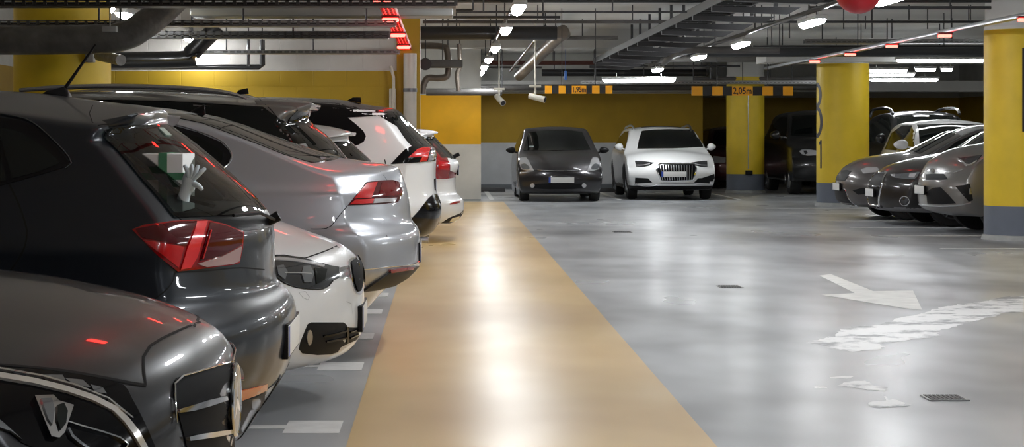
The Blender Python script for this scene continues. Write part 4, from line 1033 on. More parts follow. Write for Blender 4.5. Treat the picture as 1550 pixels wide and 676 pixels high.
for pl in ([(488, 508, 2.2), (505, 505, 2.6), (522, 500, 2.2)], [(492, 516, 2.2), (508, 513, 2.6), (524, 510, 2.2)], [(528, 502, 1.6), (541, 498, 1.6)], [(528, 511, 1.6), (541, 505, 1.6)]):
    strip(c, 'vent_fin', [(a, b, w_) for a, b, w_ in pl], 1, GLOSSBLACK, vt, .012)
strip(c, 'vent_fin', [(524, 494, 3), (525, 518, 3)], 1, GREYGLASS, vt, .009)
c.patch('fog_lamp', [(463, 510), (465, 500), (469, 499), (471.5, 508), (470, 518), (466, 521.5)], mat('fog_lamp_glass', (.42, .40, .36), rough=.15, metal=.5, coat=1), off=.008, parent=vt, smooth=2)
c.patch('lower_slot', [(535, 535), (545, 525), (546, 528), (540, 534), (536, 537)], BLACK, off=.003)
c.line('tow_cover_gap', [(524, 456), (530, 457), (533, 462), (532, 475), (534, 477)], .003, mat('faint_gap', (.42, .42, .42), rough=.8))
c.line('washer_cover_gap', [(452, 442), (462, 441), (471, 453), (461, 454), (452, 442)], .003, MATS['faint_gap'], smooth=False)
c.plate('front', .425)
c.patch('windshield', [(.55, -.5), (1.0, -.6), (1.08, 0), (1.0, .6), (.55, .5), (.5, 0)], GLASS, mode='top', step=.08)
side_glass(c, [(-1.5, 1.03), (-1.2, 1.24), (-.5, 1.33), (.1, 1.30), (.75, 1.0), (.6, .96)])

# ---- 4 silver saloon, tail to the walkway
c = Car('silver saloon with shark-fin aerial, tail lamp and bumper overhanging the walkway', -.156 - 2.385, 12.35, PI, 4.77, 1.83, paint('silver', (.42, .435, .47), .6, .36))
H = c.L / 2
R = [(-H + .5, .2), (-H + .38, .2)] + c.TT([(590, 427), (612, 420), (626, 410), (636, 398), (637, 380), (636, 356), (633, 343), (624, 333)], 12.5) + c.TT([(622, 325), (620, 305), (616, 284), (610, 266), (604, 252)], 12.45)
T = c.TT([(604, 252), (590, 248.5), (572, 246), (530, 240), (500, 234), (453, 219.5), (410, 204), (373, 190), (342, 180), (313, 174), (284, 168.5), (245, 163)], 12.45) + [(-.4, 1.50), (.1, 1.48), (.5, 1.38), (1.1, 1.06), (1.6, .95), (2.1, .80), (2.3, .68)]
Fr = [(H - .2, .2), (H - .03, .35), (H, .5), (2.3, .68)]
def pas(x, z, a):
    d = .008 * math.exp(-((z - .985) / .02) ** 2) - .010 * max(0, min(1, (z - .97) / .05)) * (1 if x < -1 else .6)
    if z < .78:
        t = min(1, (.78 - z) / .02); k = max(0, 1 - max(0, x + H - .36) / .3); d += .030 * t * min(1, k)
    return d
c.body(R, T, Fr, [(-H + .5, .2), (-1.2, .2), (1.2, .2), (H - .2, .2)], belt=[(-2.4, .99), (-1, .98), (1, .95), (2.2, .8)], tumble=.50, crown=[(-2.4, .05), (-1.9, .055), (-1.2, .07), (-.5, .08), (1, .1), (2.3, .1)],
       pr=[(.2, .32), (.6, .30), (.78, .31), (.85, .36), (1.1, .36)], pw=3.0, kr=.03, nu=84, nv=24, nw=44, arches=(-1.3, 1.5), ar=.345, extra=pas)
c.wheels((-1.3, 1.5), .33)
qw = c.patch('side_window', [(190, 172), (226, 181), (262, 190), (300, 200.5), (334, 215), (347, 228), (350, 236), (346, 247), (336, 254), (320, 255), (200, 240)], BLACK, off=.003)
c.patch('side_window_glass', [(200, 190), (262, 196), (300, 208), (328, 222), (338, 232), (336, 244), (328, 248), (250, 240)], GLASS, off=.006)
c.line('window_trim', [(190, 170), (226, 179.5), (262, 188), (300, 199), (334, 213), (349, 228), (351.5, 238), (346, 249), (337, 256)], .005, mat('trim_bright', (.55, .56, .58), rough=.15, metal=1), off=.005, tube=.0035)
c.patch('rear_window', [(-.48, 1.445), (.48, 1.445), (.66, 1.20), (0, 1.175), (-.66, 1.20)], GREYGLASS, mode='rear', off=.005, step=.05)
c.patch('rear_window_edge', [(309, 187.5), (342, 184), (380, 196), (430, 214), (480, 231), (514, 240), (500, 243), (472, 246.5), (430, 234), (395, 220), (350, 203)], GREYGLASS, off=.004)
tl = c.patch('tail_light', [(526, 311), (540, 293), (553.5, 276), (572, 273.5), (594, 272.3), (603, 275), (607.5, 282), (608, 294), (602, 305.5), (580, 308.5), (552, 310)], REDDARK, off=.004)
c.patch('reflector', [(535, 300.5), (555, 277.5), (570.5, 275.8), (561, 299.5)], REDBRIGHT, off=.008, parent=tl, skirt=.004)
c.patch('reflector', [(529, 309), (537, 302), (565, 300.8), (563, 307.5)], REDBRIGHT, off=.008, parent=tl, skirt=.004)
c.patch('indicator_lens', [(566, 300.8), (600, 299), (597, 305), (564, 307.5)], CLEAR, off=.008, parent=tl, skirt=.004)
c.patch('inner_lens', [(577, 277), (598, 276), (603, 285), (599, 296), (572, 297.5)], mat('dim_red_lens', (.13, .001, .003), rough=.12, coat=.5), off=.007, parent=tl, skirt=.003)
c.line('bumper_gap', [(526, 311), (511, 329), (502, 341), (496, 345), (486, 346.5), (470, 346.5)], .005)
c.line('trunk_gap', [(586, 273), (581, 266), (575, 259)], .004)
c.line('chrome_strip', [(500, 412), (551, 407.5), (590, 403.5), (622, 400.5), (634, 395)], .006, CHROME, off=.003, tube=.005)
c.patch('lower_bumper', [(548, 439), (566, 426), (588, 412), (624, 404.5), (632, 402), (616, 418), (596, 430), (570, 436)], mat('dark_diffuser', (.02, .018, .016), rough=.5), off=.014)
c.patch('corner_reflector', [(588, 408), (606, 405), (623, 403), (622, 406.5), (604, 409.5), (589, 412)], REFL, off=.019)
c.line('parking_sensor', [(584, 357), (586, 357)], .014, mat('sensor_ring', (.15, .15, .16), rough=.4), off=.002, smooth=False)
c.plate('rear', .60)
q = [c.T(*p, 12.4) for p in ((286, 171), (313, 176), (311, 158), (304, 161), (296, 166))]
c.add(MB().hull([(q[0][0], 0, q[0][1]), (q[1][0], -.025, q[1][1]), (q[1][0], .025, q[1][1]), (q[2][0], 0, q[2][1]), (q[3][0], -.006, q[3][1]), (q[4][0], 0, q[4][1] + .005), (q[0][0] - .02, .02, q[0][1] - .01), (q[0][0] - .02, -.02, q[0][1] - .01)], .002), 'fin_aerial', GLOSSBLACK)

# ---- 5 grey off-roader with roof rails, tail to the walkway
c = Car('grey estate-like off-roader with silver roof rails behind the silver saloon', -.5 - 2.25, 14.95, PI, 4.5, 1.84, paint('warm_grey', (.17, .165, .155), .6, .35))
H = c.L / 2
R = [(-H + .3, .25), (-H + .05, .38), (-H, .6), (-H + .04, .9), (-H + .1, 1.02)] + c.TT([(532, 246), (522, 236), (505, 214), (482, 194), (464, 180), (468, 172)], 15.1) + c.TT([(481, 157.5)], 15.1)
T = c.TT([(481, 157.5), (470, 154), (440, 150), (405, 148.5), (370, 146), (330, 143), (240, 139), (160, 138)], 15.1) + [(.1, 1.645), (.4, 1.58), (1.0, 1.22), (1.3, 1.08), (1.9, .98), (2.2, .8)]
Fr = [(H - .2, .25), (H - .02, .4), (H, .6), (2.2, .8)]
c.body(R, T, Fr, [(-H + .3, .25), (-1.2, .22), (1.2, .22), (H - .2, .25)], belt=[(-2.4, 1.06), (2.2, 1.02)], tumble=.36, crown=[(-2.4, .04), (-1.5, .07), (.5, .07), (2.3, .1)], pr=[(.2, .28), (1.0, .28), (1.2, .22), (1.6, .12)], pw=2.5, nu=60, nv=16, nw=24, arches=(-1.32, 1.35), ar=.37)
c.wheels((-1.32, 1.35), .35)
c.patch('side_window', [(-100, 152), (60, 151), (180, 151.5), (250, 153), (320, 157), (398, 162), (412, 172), (421, 178), (452, 196), (470, 206), (486, 213), (440, 220), (60, 232), (-100, 232)], GLASS, off=.004)
c.line('roof_gap', [(392, 149), (400, 157), (410, 166), (419, 177)], .008)
c.patch('rear_window', [(-.56, 1.50), (.56, 1.50), (.70, 1.17), (0, 1.14), (-.70, 1.17)], GLASS, mode='rear', off=.005, step=.06)
for sg in (-1, 1):
    pts = [(c.T(x, y, 15.0)[0], sg * .66, c.T(x, y, 14.4)[1]) for x, y in ((60, 137), (108, 133.5), (180, 131), (250, 132), (310, 135), (350, 139.5), (372, 144), (388, 150))]
    c.add(MB().tube(pts, [.014, .018, .018, .018, .018, .018, .014, .008], 10, smooth=True), 'roof_rail', mat('rail_silver', (.6, .6, .62), rough=.18, metal=1))
x_, z_ = c.T(372, 142, 15); c.add(MB().hull([(x_ - .03, .02, z_), (x_ - .03, -.02, z_), (x_ + .08, 0, z_ - .01), (x_ - .02, 0, z_ + .045), (x_ + .05, 0, z_ + .03)], .003), 'fin_aerial', BLACK)
sp = c.T(482, 158, 15.1)
c.add(MB().hull([(sp[0], -.5, sp[1]), (sp[0], .5, sp[1]), (sp[0] + .02, -.5, sp[1] - .045), (sp[0] + .02, .5, sp[1] - .045), (sp[0] + .42, -.60, sp[1] + .02), (sp[0] + .42, .60, sp[1] + .02), (sp[0] + .32, -.66, sp[1] - .11), (sp[0] + .32, .66, sp[1] - .11)], .008), 'spoiler', c.pnt)

# ---- 6 light silver hatchback behind it
c = Car('light silver hatchback of which the pale spoiler shows before the white black-roofed car', -.42 - 2.0, 17.75, PI, 4.0, 1.74, paint('pale_silver', (.50, .51, .50), .5, .35))
H = c.L / 2
R = [(-H + .3, .22), (-H + .04, .38), (-H, .6), (-H + .05, .9)] + c.TT([(567, 247), (558, 238), (540, 222), (524, 208), (530, 205)], 17.9) + c.TT([(537, 200)], 17.9)
T = c.TT([(537, 200), (520, 195.5), (500, 191), (475, 188)], 17.9) + [(-.9, 1.44), (-.3, 1.45), (.2, 1.38), (.9, 1.02), (1.4, .9), (1.8, .75), (1.95, .66)]
Fr = [(H - .2, .22), (H - .02, .4), (H, .5), (1.95, .66)]
c.body(R, T, Fr, [(-H + .3, .22), (-1.2, .22), (1.2, .22), (H - .2, .22)], belt=.95, tumble=.42, crown=[(-2.4, .04), (-1.5, .06), (.5, .07), (2.3, .1)], pr=.24, nu=56, nv=14, nw=20, arches=(-1.25, 1.25), ar=.33)
c.wheels((-1.25, 1.25), .31)
c.patch('side_window', [(-60, 200), (400, 203), (478, 203), (497, 210), (520, 224), (545, 243), (480, 250), (-60, 252)], GLASS, off=.004)
c.patch('rear_window', [(-.52, 1.26), (.52, 1.26), (.66, 1.0), (0, .97), (-.66, 1.0)], GLASS, mode='rear', off=.005, step=.07)
sp = c.T(537, 200.5, 17.9)
c.add(MB().hull([(sp[0], -.5, sp[1]), (sp[0], .5, sp[1]), (sp[0] + .01, -.5, sp[1] - .03), (sp[0] + .01, .5, sp[1] - .03), (sp[0] + .35, -.58, sp[1] + .045), (sp[0] + .35, .58, sp[1] + .045), (sp[0] + .24, -.62, sp[1] - .05), (sp[0] + .24, .62, sp[1] - .05)], .008), 'spoiler', c.pnt)
l, n = c.hit(*c.ray('rear', (0, 1.0)))
c.add(MB().tube([l, l + Vector((-.04, 0, .02)), l + Vector((-.03, .25, .10))], .005, 6), 'wiper_arm', BLACK)

# ---- 7 white crossover with black roof
WP = c.pnt
WHITE = MATS['paint_white']
c = Car('white off-roader with black roof and black lower bumper, beyond the silver saloon', -.042 - 2.3, 21.0, PI, 4.6, 1.86, WHITE)
H = c.L / 2
R = [(-H + .62, .28)] + c.TT([(640, 357), (655, 350), (664, 336), (668, 322), (668, 308), (662, 293), (660, 280), (660, 250), (661, 232), (656, 221), (645, 213), (630, 197), (616, 181), (608, 172)], 21.2) + c.TT([(604, 166)], 21.2)
T = c.TT([(604, 166), (590, 163), (558, 159), (530, 153), (500, 150), (470, 148.5), (440, 148)], 21.2) + [(-.4, 1.72), (.1, 1.69), (.45, 1.6), (1.1, 1.22), (1.35, 1.10), (1.9, 1.0), (2.25, .82)]
Fr = [(H - .2, .28), (H - .02, .45), (H, .6), (2.25, .82)]
p1, p2, p3 = c.T(526, 177, 20.1), c.T(574, 175, 20.1), c.T(640, 214, 20.4)
def rav(x, y, z, n):
    if z < .50 - max(0, min(.2, (x + H - .3) * .5)) : return 1
    zl = p2[1] - (p2[0] - x) * (p2[1] - p3[1]) / (p2[0] - p3[0]) if x < p2[0] else p2[1]
    return 1 if z > zl + .07 else 0
c.body(R, T, Fr, [(-H + .62, .28), (-1.2, .25), (1.2, .25), (H - .2, .28)], belt=[(-2.4, 1.08), (2.2, 1.02)], tumble=.36, crown=[(-2.4, .04), (-1.5, .07), (.5, .07), (2.3, .1)], pr=[(.2, .36), (1.0, .30), (1.3, .22), (1.7, .12)], pw=2.5, nu=64, nv=16, nw=28, arches=(-1.35, 1.35), ar=.38, mats=[WHITE, GLOSSBLACK], matf=rav)
c.wheels((-1.35, 1.35), .36)
c.patch('side_window', [(300, 168), (480, 160), (505, 164), (524, 176), (538, 187), (550, 198), (554, 206), (551, 214), (543, 219), (532, 222), (500, 224), (300, 232)], GLOSSBLACK, off=.004)
c.patch('roof_side', [(300, 152), (440, 150), (500, 151.5), (530, 154.5), (558, 160.5), (598, 166), (612, 175), (628, 192), (642, 206), (652, 216), (646, 217.5), (638, 213), (574, 175.5), (560, 176), (526, 178), (510, 168), (480, 163), (300, 168)], GLOSSBLACK, off=.0035)
tl = c.patch('tail_light', [(591, 248.5), (602, 237), (613, 226), (622, 221.5), (640, 220.5), (655, 221), (660, 228), (660.5, 238), (658, 243), (634, 245.5)], GLOSSBLACK, off=.006)
c.patch('reflector', [(617, 238.5), (631, 226), (640, 223.5), (651, 223), (645, 243.5), (634, 244.5), (638.5, 237)], REDBRIGHT, off=.011, parent=tl, skirt=.004)
c.patch('indicator_lens', [(653, 223), (658, 225), (659.5, 236), (655, 242), (647, 243.5)], CLEAR, off=.011, parent=tl, skirt=.004)
c.patch('lower_bumper', [(560, 338), (600, 338), (624, 329), (634, 318), (648, 300), (656, 293), (661, 294), (667, 308), (667, 325), (663, 338), (655, 349), (640, 357), (622, 361), (560, 361)], GLOSSBLACK, off=.006)
c.patch('rear_window', [(-.56, 1.55), (.56, 1.55), (.72, 1.2), (0, 1.17), (-.72, 1.2)], GLASS, mode='rear', off=.005, step=.07)
q = c.T(646, 362, 20.6); [c.add(MB().tube([(q[0] + .25, y_, q[1]), (q[0] - .02, y_, q[1])], .035, 14), 'exhaust_pipe', ALU) for y_ in (-.55, .55)]
q = [c.T(*p, 21.0) for p in ((525, 152), (547, 156), (546, 147), (534, 147))]
c.add(MB().hull([(q[0][0], 0, q[0][1]), (q[1][0], -.03, q[1][1]), (q[1][0], .03, q[1][1]), (q[2][0], 0, q[2][1]), (q[3][0], 0, q[3][1])], .002), 'fin_aerial', GLOSSBLACK)
c.plate('rear', .80)

# ---- 8 white estate, last of the left row
c = Car('white estate with tall red tail lamp, last and farthest car of the left row', .23 - 2.38, 25.0, PI, 4.76, 1.85, WHITE)
H = c.L / 2
R = [(-H + .5, .26)] + c.TT([(680, 336), (693, 332), (701, 322), (702.5, 310), (701, 298), (692, 293.5), (690, 284), (690, 262), (695, 256), (695, 244), (690, 239), (680, 230), (668, 217), (655, 205), (656, 202)], 25.2) + c.TT([(662.5, 198.5)], 25.2)
T = c.TT([(662.5, 198.5), (650, 196), (631, 194.5), (600, 192)], 25.2) + [(-1.4, 1.46), (-.5, 1.47), (.1, 1.42), (.9, 1.05), (1.5, .95), (2.1, .85), (2.3, .72)]
Fr = [(H - .2, .26), (H - .02, .4), (H, .55), (2.3, .72)]
c.body(R, T, Fr, [(-H + .5, .26), (-1.2, .22), (1.2, .22), (H - .2, .26)], belt=[(-2.4, .98), (2.2, .92)], tumble=.42, crown=[(-2.4, .04), (-1.5, .06), (.5, .07), (2.3, .1)], pr=[(.2, .34), (.9, .28), (1.3, .16)], pw=2.5, nu=60, nv=14, nw=28, arches=(-1.4, 1.45), ar=.35)
c.wheels((-1.4, 1.45), .335)
tl = c.patch('tail_light', [(655, 216), (662, 224), (670, 232), (677, 240), (681, 250), (681, 258), (689.5, 261), (689.5, 268), (675, 270.5), (655, 270.5)], REDLENS, off=.005)
c.patch('inner_lens', [(663, 243), (677, 246), (679, 257), (664, 256)], REDBRIGHT, off=.009, parent=tl, skirt=.003)
c.patch('side_window', [(400, 208), (640, 206), (650, 212), (655, 222), (640, 234), (400, 236)], GLASS, off=.004)
c.patch('rear_window', [(-.54, 1.30), (.54, 1.30), (.68, 1.04), (0, 1.02), (-.68, 1.04)], GREYGLASS, mode='rear', off=.005, step=.07)
c.patch('rear_window_edge', [(654, 208), (660, 211), (676, 227), (690, 241), (684, 241), (674, 234), (664, 222)], GREYGLASS, off=.004)
c.patch('corner_reflector', [(680, 308), (688, 305), (696.5, 303.5), (696, 306.5), (688, 308.5), (681, 309.5)], REFL, off=.005)
c.patch('lower_bumper', [(668, 337), (680, 329), (697, 322), (701, 318), (701, 322), (693, 332), (680, 337.5)], BLACK, off=.005)
c.patch('exhaust_trim', [(679, 335), (684, 329), (695, 326.5), (694, 330), (688, 334)], CHROME, off=.010)
l, n = c.hit(*c.ray('rear', (0, 1.04))); c.add(MB().tube([l + Vector((.02, 0, 0)), l + Vector((-.06, 0, .04))], .025, 12), 'wiper_pivot', BLACK)
c.plate('rear', .88)
c.add(MB().hull([(c.T(663, 199, 25.2)[0], -.5, c.T(663, 199, 25.2)[1]), (c.T(663, 199, 25.2)[0], .5, c.T(663, 199, 25.2)[1]), (c.T(663, 202, 25.2)[0], .5, c.T(663, 202, 25.2)[1]), (c.T(663, 202, 25.2)[0], -.5, c.T(663, 202, 25.2)[1]), (c.T(635, 197, 25.2)[0], -.58, c.T(635, 196, 25.2)[1]), (c.T(635, 197, 25.2)[0], .58, c.T(635, 196, 25.2)[1]), (c.T(640, 206, 25.2)[0], -.6, c.T(640, 206, 25.2)[1]), (c.T(640, 206, 25.2)[0], .6, c.T(640, 206, 25.2)[1])], .008), 'spoiler', WHITE)

# ---- dark frontal liftback (far, centre)
c = Car('dark grey liftback facing the camera at the far wall, left of the white estate', 2.28, 41.1, -PI / 2, 4.45, 1.73, paint('dark_grey', (.028, .026, .029), .5, .3))
H = c.L / 2
R = [(-2.1, .25), (-2.2, .45), (-2.2, .7), (-2.15, 1.0), (-2.1, 1.10)]
T = [(-2.1, 1.10), (-1.7, 1.26), (-1.0, 1.43), (-.3, 1.49), (.2, 1.475), (.5, 1.36), (.85, 1.15), (1.1, 1.03), (1.5, .95), (1.9, .80), (2.1, .68)]
Fr = [(1.98, .15), (2.12, .2), (2.2, .35), (2.21, .5), (2.17, .6), (2.1, .68)]
c.body(R, T, Fr, [(-2.1, .25), (-1, .2), (1, .18), (1.98, .15)], belt=[(-2, .98), (1, .93), (2.2, .74)], tumble=.34, crown=[(-2, .06), (0, .045), (1.2, .1), (2.1, .1)], pf=[(.2, .34), (.5, .36), (.9, .5)], pw=2.3, nu=56, nv=16, nw=20, arches=(-1.35, 1.36), ar=.33)
c.wheels((-1.35, 1.36), .315)
c.patch('windshield', [(800, 200.5), (820, 197.5), (845, 197), (866, 197.5), (881, 200), (887, 212), (894, 226.5), (845, 228), (792.5, 227.5), (796, 213)], GLASS, mirror=False)
hl = c.patch('headlight', [(787.5, 239.5), (790, 238), (796, 238), (800.5, 243.5), (804, 250), (808.5, 258), (798, 258), (789, 256), (786.5, 248)], CLEAR, off=.006)
c.patch('projector', [(789, 249), (794, 247.5), (799, 250), (802, 255.5), (796, 256.5), (790, 254.5)], LAMPGREY, off=.010, parent=hl, smooth=2, skirt=.004)
c.line('hood_gap', [(808, 257.5), (826, 259), (845, 259.5), (864, 259), (882, 257.5)], .02, SEAM, mirror=False)
c.line('hood_edge_trim', [(814, 257), (830, 258), (845, 258.3), (860, 258), (876, 257)], .02, CHROME, mirror=False, tube=.006)
c.patch('lower_grille', [(802, 278), (845, 276.5), (888, 278), (885, 284), (866, 286), (824, 286), (805, 284)], BLACK, mirror=False)
for px in (806.3, 883.8):
    c.patch('fog_lamp', [(px + 3.4 * math.cos(a), 280.3 + 3.4 * math.sin(a)) for a in [k * PI / 4 for k in range(8)]], CLEAR, mirror=False, off=.012, step=3)
c.plate('front', .435, w=.50)
c.mirror_part(.82, 1.01, BLACK, (.07, .10, .065), .95)
side_glass(c, [(-1.6, 1.0), (-1.4, 1.22), (-.7, 1.37), (.1, 1.38), (.55, 1.2), (.9, .98)])
c.patch('windshield_sticker', [(801, 221), (808, 221), (808, 223), (800.5, 223)], mat('sticker', (.2, .25, .25), rough=.3), mirror=False, off=.007, step=3)

# ---- white frontal estate
c = Car('white estate with roof rails and slatted grille facing the camera at the far wall', 4.6, 42.3, -PI / 2, 4.75, 1.84, WHITE)
H = c.L / 2
R = [(-2.25, .25), (-2.37, .5), (-2.36, .85), (-2.3, 1.0), (-2.1, 1.25), (-1.95, 1.42)]
T = [(-1.95, 1.42), (-1.2, 1.49), (-.2, 1.51), (.25, 1.47), (.6, 1.33), (.95, 1.12), (1.18, 1.03), (1.7, .96), (2.1, .84), (2.28, .74)]
Fr = [(2.12, .2), (2.28, .27), (2.36, .42), (2.37, .6), (2.28, .74)]
c.body(R, T, Fr, [(-2.25, .25), (-1, .2), (1, .2), (2.12, .2)], belt=[(-2, 1.0), (1, .95), (2.3, .8)], tumble=.40, crown=[(-2, .06), (0, .05), (1.2, .1), (2.1, .1)], pf=[(.2, .30), (.5, .30), (.9, .42)], pw=2.6, nu=56, nv=16, nw=20, arches=(-1.4, 1.42), ar=.36, mats=[WHITE, BLACK], matf=lambda x, y, z, n: 1 if z < .30 or (abs(abs(x) - 1.41) < .42 and z < .80 - abs(abs(x) - 1.41) * .5 and abs(y) > .75) and math.hypot(abs(x) - 1.41, z - .34) < .43 else 0)
c.wheels((-1.4, 1.42), .345)
c.patch('windshield', [(971.5, 198), (990, 196), (1014, 195.5), (1040, 196), (1056, 197.5), (1064, 209), (1071.5, 222), (1018, 224.5), (964.5, 225), (967, 211)], GLASS, mirror=False)
hl = c.patch('headlight', [(961, 243.3), (975, 244), (990, 246.2), (983, 250.5), (975, 252.3), (963, 252)], LAMPDARK, off=.006)
strip(c, 'light_guide', [(963, 250, 1.2), (974, 250, 1.2), (984, 248, 1)], 1, CLEAR, hl, .010)
gr = c.patch('grille', [(996, 249), (999, 247), (1018, 246.3), (1038, 246.5), (1052, 247), (1055, 255), (1050, 273), (1018, 275), (1000, 274.5), (993, 257)], CHROME, mirror=False, off=.006, step=2.0)
c.patch('grille_opening', [(998, 250), (1018, 248.5), (1051, 248.5), (1053, 255), (1048.5, 271.5), (1018, 273), (1001.5, 272.5), (995, 257)], mat('grille_black', (.004, .004, .005), rough=.6, spec=.1), mirror=False, off=.010, parent=gr, step=2.0, skirt=.004)
for k in range(13):
    x0 = 999.5 + k * 4.0; xb = 1003 + k * 3.65
    if k < 13: strip(c, 'grille_slat', [(x0, 250, 1.0), ((x0 + xb) / 2, 261, 1.0), (xb, 272, 1.0)], 1, ALU, gr, .016, mirror=False)
c.patch('side_vent', [(961.5, 268.5), (981, 269.5), (987.5, 276), (961, 277.5)], BLACK, off=.006)
c.patch('side_vent', [(1081, 263), (1082, 274), (1057, 276), (1063, 269)], BLACK, off=.005, mirror=False)
c.line('skid_trim', [(960, 279), (975, 281.5), (990, 281), (1002, 277.5), (1018, 277.5), (1038, 277.5), (1048, 277), (1058, 279), (1080, 279)], .03, ALU, mirror=False, tube=.010)
c.line('skid_trim', [(964, 287), (1018, 288), (1074, 286)], .03, DARKALU, mirror=False, tube=.010)
c.plate('front', .53, w=.50, out=.03)
c.mirror_part(.85, 1.07, WHITE, (.07, .09, .075), .97)
side_glass(c, [(-1.7, 1.03), (-1.6, 1.25), (-.7, 1.39), (.1, 1.40), (.6, 1.2), (.95, .99)])
for sg in (-1, 1): c.add(MB().tube([(-1.7, sg * .60, 1.41), (-1.4, sg * .62, 1.48), (-.5, sg * .62, 1.52), (.1, sg * .61, 1.50), (.3, sg * .60, 1.43)], .022, 8, smooth=True), 'roof_rail', ALU)
c.patch('sunroof', [(-.8, -.42), (.1, -.42), (.1, .42), (-.8, .42)], GLASS, mode='top', step=.1)

# ---- black off-roader between the columns
c = Car('black off-roader facing the camera between the distant column and the numbered column', 8.56, 45.65, -PI / 2, 4.9, 1.95, paint('black', (.010, .010, .011), .3, .3))
H = c.L / 2
R = [(-2.2, .3), (-2.4, .5), (-2.43, .9), (-2.38, 1.15), (-2.2, 1.6), (-2.1, 1.78)]
T = [(-2.1, 1.78), (-1.2, 1.87), (-.2, 1.89), (.25, 1.84), (.6, 1.66), (1.0, 1.34), (1.2, 1.24), (1.8, 1.16), (2.2, 1.04), (2.35, .9)]
Fr = [(2.2, .3), (2.36, .4), (2.43, .6), (2.42, .75), (2.35, .9)]
c.body(R, T, Fr, [(-2.2, .3), (-1, .28), (1, .28), (2.2, .3)], belt=[(-2, 1.18), (1, 1.12), (2.3, .95)], tumble=.36, crown=[(-2, .06), (0, .07), (1.2, .1), (2.1, .1)], pf=[(.2, .24), (.9, .32)], pw=2.6, nu=50, nv=14, nw=18, arches=(-1.45, 1.5), ar=.42)
c.wheels((-1.45, 1.5), .39, .24, rimm=ALU)
c.patch('windshield', [(-.62, 1.75), (0, 1.78), (.62, 1.75), (.78, 1.30), (0, 1.27), (-.78, 1.30)], GLASS, mode='front', step=.08)
hl = c.patch('headlight', [(1210, 229), (1214, 226.5), (1226, 226.5), (1236, 228), (1236, 235), (1222, 235.5), (1214, 233.5)], CLEAR, off=.006)
c.patch('projector', [(1216, 228.5), (1221, 228), (1223, 232), (1219, 234)], LAMPDARK, parent=hl, off=.012, skirt=.003)
side_glass(c, [(-1.8, 1.22), (-1.7, 1.55), (-.7, 1.72), (.1, 1.72), (.6, 1.5), (.95, 1.2)])
c.mirror_part(.95, 1.32, c.pnt, (.08, .12, .10), 1.12)
c.patch('grille', [(-.36, .62), (.36, .62), (.38, .92), (-.38, .92)], DARKALU, mode='front', step=.06)
c.plate('front', .50)

# ---- dark red cars half hidden at the far right wall
for (X_, Y_, lab) in ((7.40, 50.75, 'dark red car half hidden behind the distant round column'), (10.25, 50.9, 'dark red car hidden behind the black off-roader, its roof showing right of the numbered column')):
    c = Car(lab, X_, Y_, -PI / 2, 4.5, 1.8, paint('dark_red', (.055, .010, .012), .4, .35))
    R = [(-2.1, .25), (-2.22, .5), (-2.2, .85), (-2.1, 1.1), (-1.9, 1.4)]
    T = [(-1.9, 1.4), (-1.2, 1.53), (-.2, 1.55), (.25, 1.50), (.6, 1.36), (.95, 1.12), (1.2, 1.02), (1.7, .95), (2.05, .83), (2.15, .74)]
    Fr = [(2.0, .2), (2.15, .27), (2.22, .42), (2.22, .6), (2.15, .74)]
    c.body(R, T, Fr, [(-2.1, .25), (-1, .2), (1, .2), (2.0, .2)], belt=.95, tumble=.4, pf=.35, nu=44, nv=12, nw=14, arches=(-1.35, 1.38), ar=.35)
    c.wheels((-1.35, 1.38), .33)
    c.patch('windshield', [(-.55, 1.44), (0, 1.47), (.55, 1.44), (.70, 1.08), (0, 1.05), (-.70, 1.08)], GLASS, mode='front', step=.08)
    side_glass(c, [(-1.6, 1.03), (-1.4, 1.3), (-.7, 1.43), (.1, 1.42), (.6, 1.2), (.9, 1.0)], GREYGLASS)
    c.patch('headlight', [(-.80, .62), (-.52, .64), (-.50, .76), (-.78, .80)], CLEAR, mode='front', off=.008); c.patch('headlight', [(.80, .62), (.52, .64), (.50, .76), (.78, .80)], CLEAR, mode='front', off=.008)
    c.mirror_part(.85, 1.03, mat('pale_mirror', (.5, .5, .5), rough=.2, metal=.3, coat=1), (.07, .10, .08), .97)

# ---- black off-roader with silver rails in the right bay
c = Car('tall black off-roader with silver roof rails behind the white crossover at the right', 9.8, 40.7, -PI / 2, 4.5, 1.9, paint('black', (.010, .010, .011), .3, .3))
R = [(-2.1, .3), (-2.22, .5), (-2.22, .9), (-2.2, 1.2), (-2.1, 1.72)]
T = [(-2.1, 1.72), (-1.2, 1.81), (-.2, 1.82), (.25, 1.77), (.55, 1.6), (.95, 1.3), (1.15, 1.2), (1.7, 1.12), (2.05, 1.0), (2.15, .86)]
Fr = [(2.0, .3), (2.15, .4), (2.22, .6), (2.22, .75), (2.15, .86)]
c.body(R, T, Fr, [(-2.1, .3), (-1, .28), (1, .28), (2.0, .3)], belt=1.12, tumble=.36, pf=.25, nu=44, nv=12, nw=16, arches=(-1.35, 1.38), ar=.40)
c.wheels((-1.35, 1.38), .38)
c.patch('windshield', [(-.6, 1.70), (0, 1.73), (.6, 1.70), (.76, 1.25), (0, 1.22), (-.76, 1.25)], GREYGLASS, mode='front', step=.08)
side_glass(c, [(-1.8, 1.17), (-1.7, 1.5), (-.7, 1.66), (.1, 1.66), (.5, 1.5), (.9, 1.18)], GREYGLASS)
for sg in (-1, 1): c.add(MB().tube([(-1.8, sg * .68, 1.72), (-1.5, sg * .70, 1.84), (-.5, sg * .70, 1.87), (.1, sg * .69, 1.84), (.3, sg * .68, 1.74)], .032, 8, smooth=True), 'roof_rail', mat('rail_silver', (.6, .6, .62)))
for x_ in (): c.add(MB().tube([(x_, -.7, 1.87), (x_, .7, 1.87)], .02, 8), 'roof_crossbar', mat('rail_silver', (.6, .6, .62), rough=.18, metal=1))
c.mirror_part(.85, 1.25, c.pnt, (.08, .1, .1), 1.05)

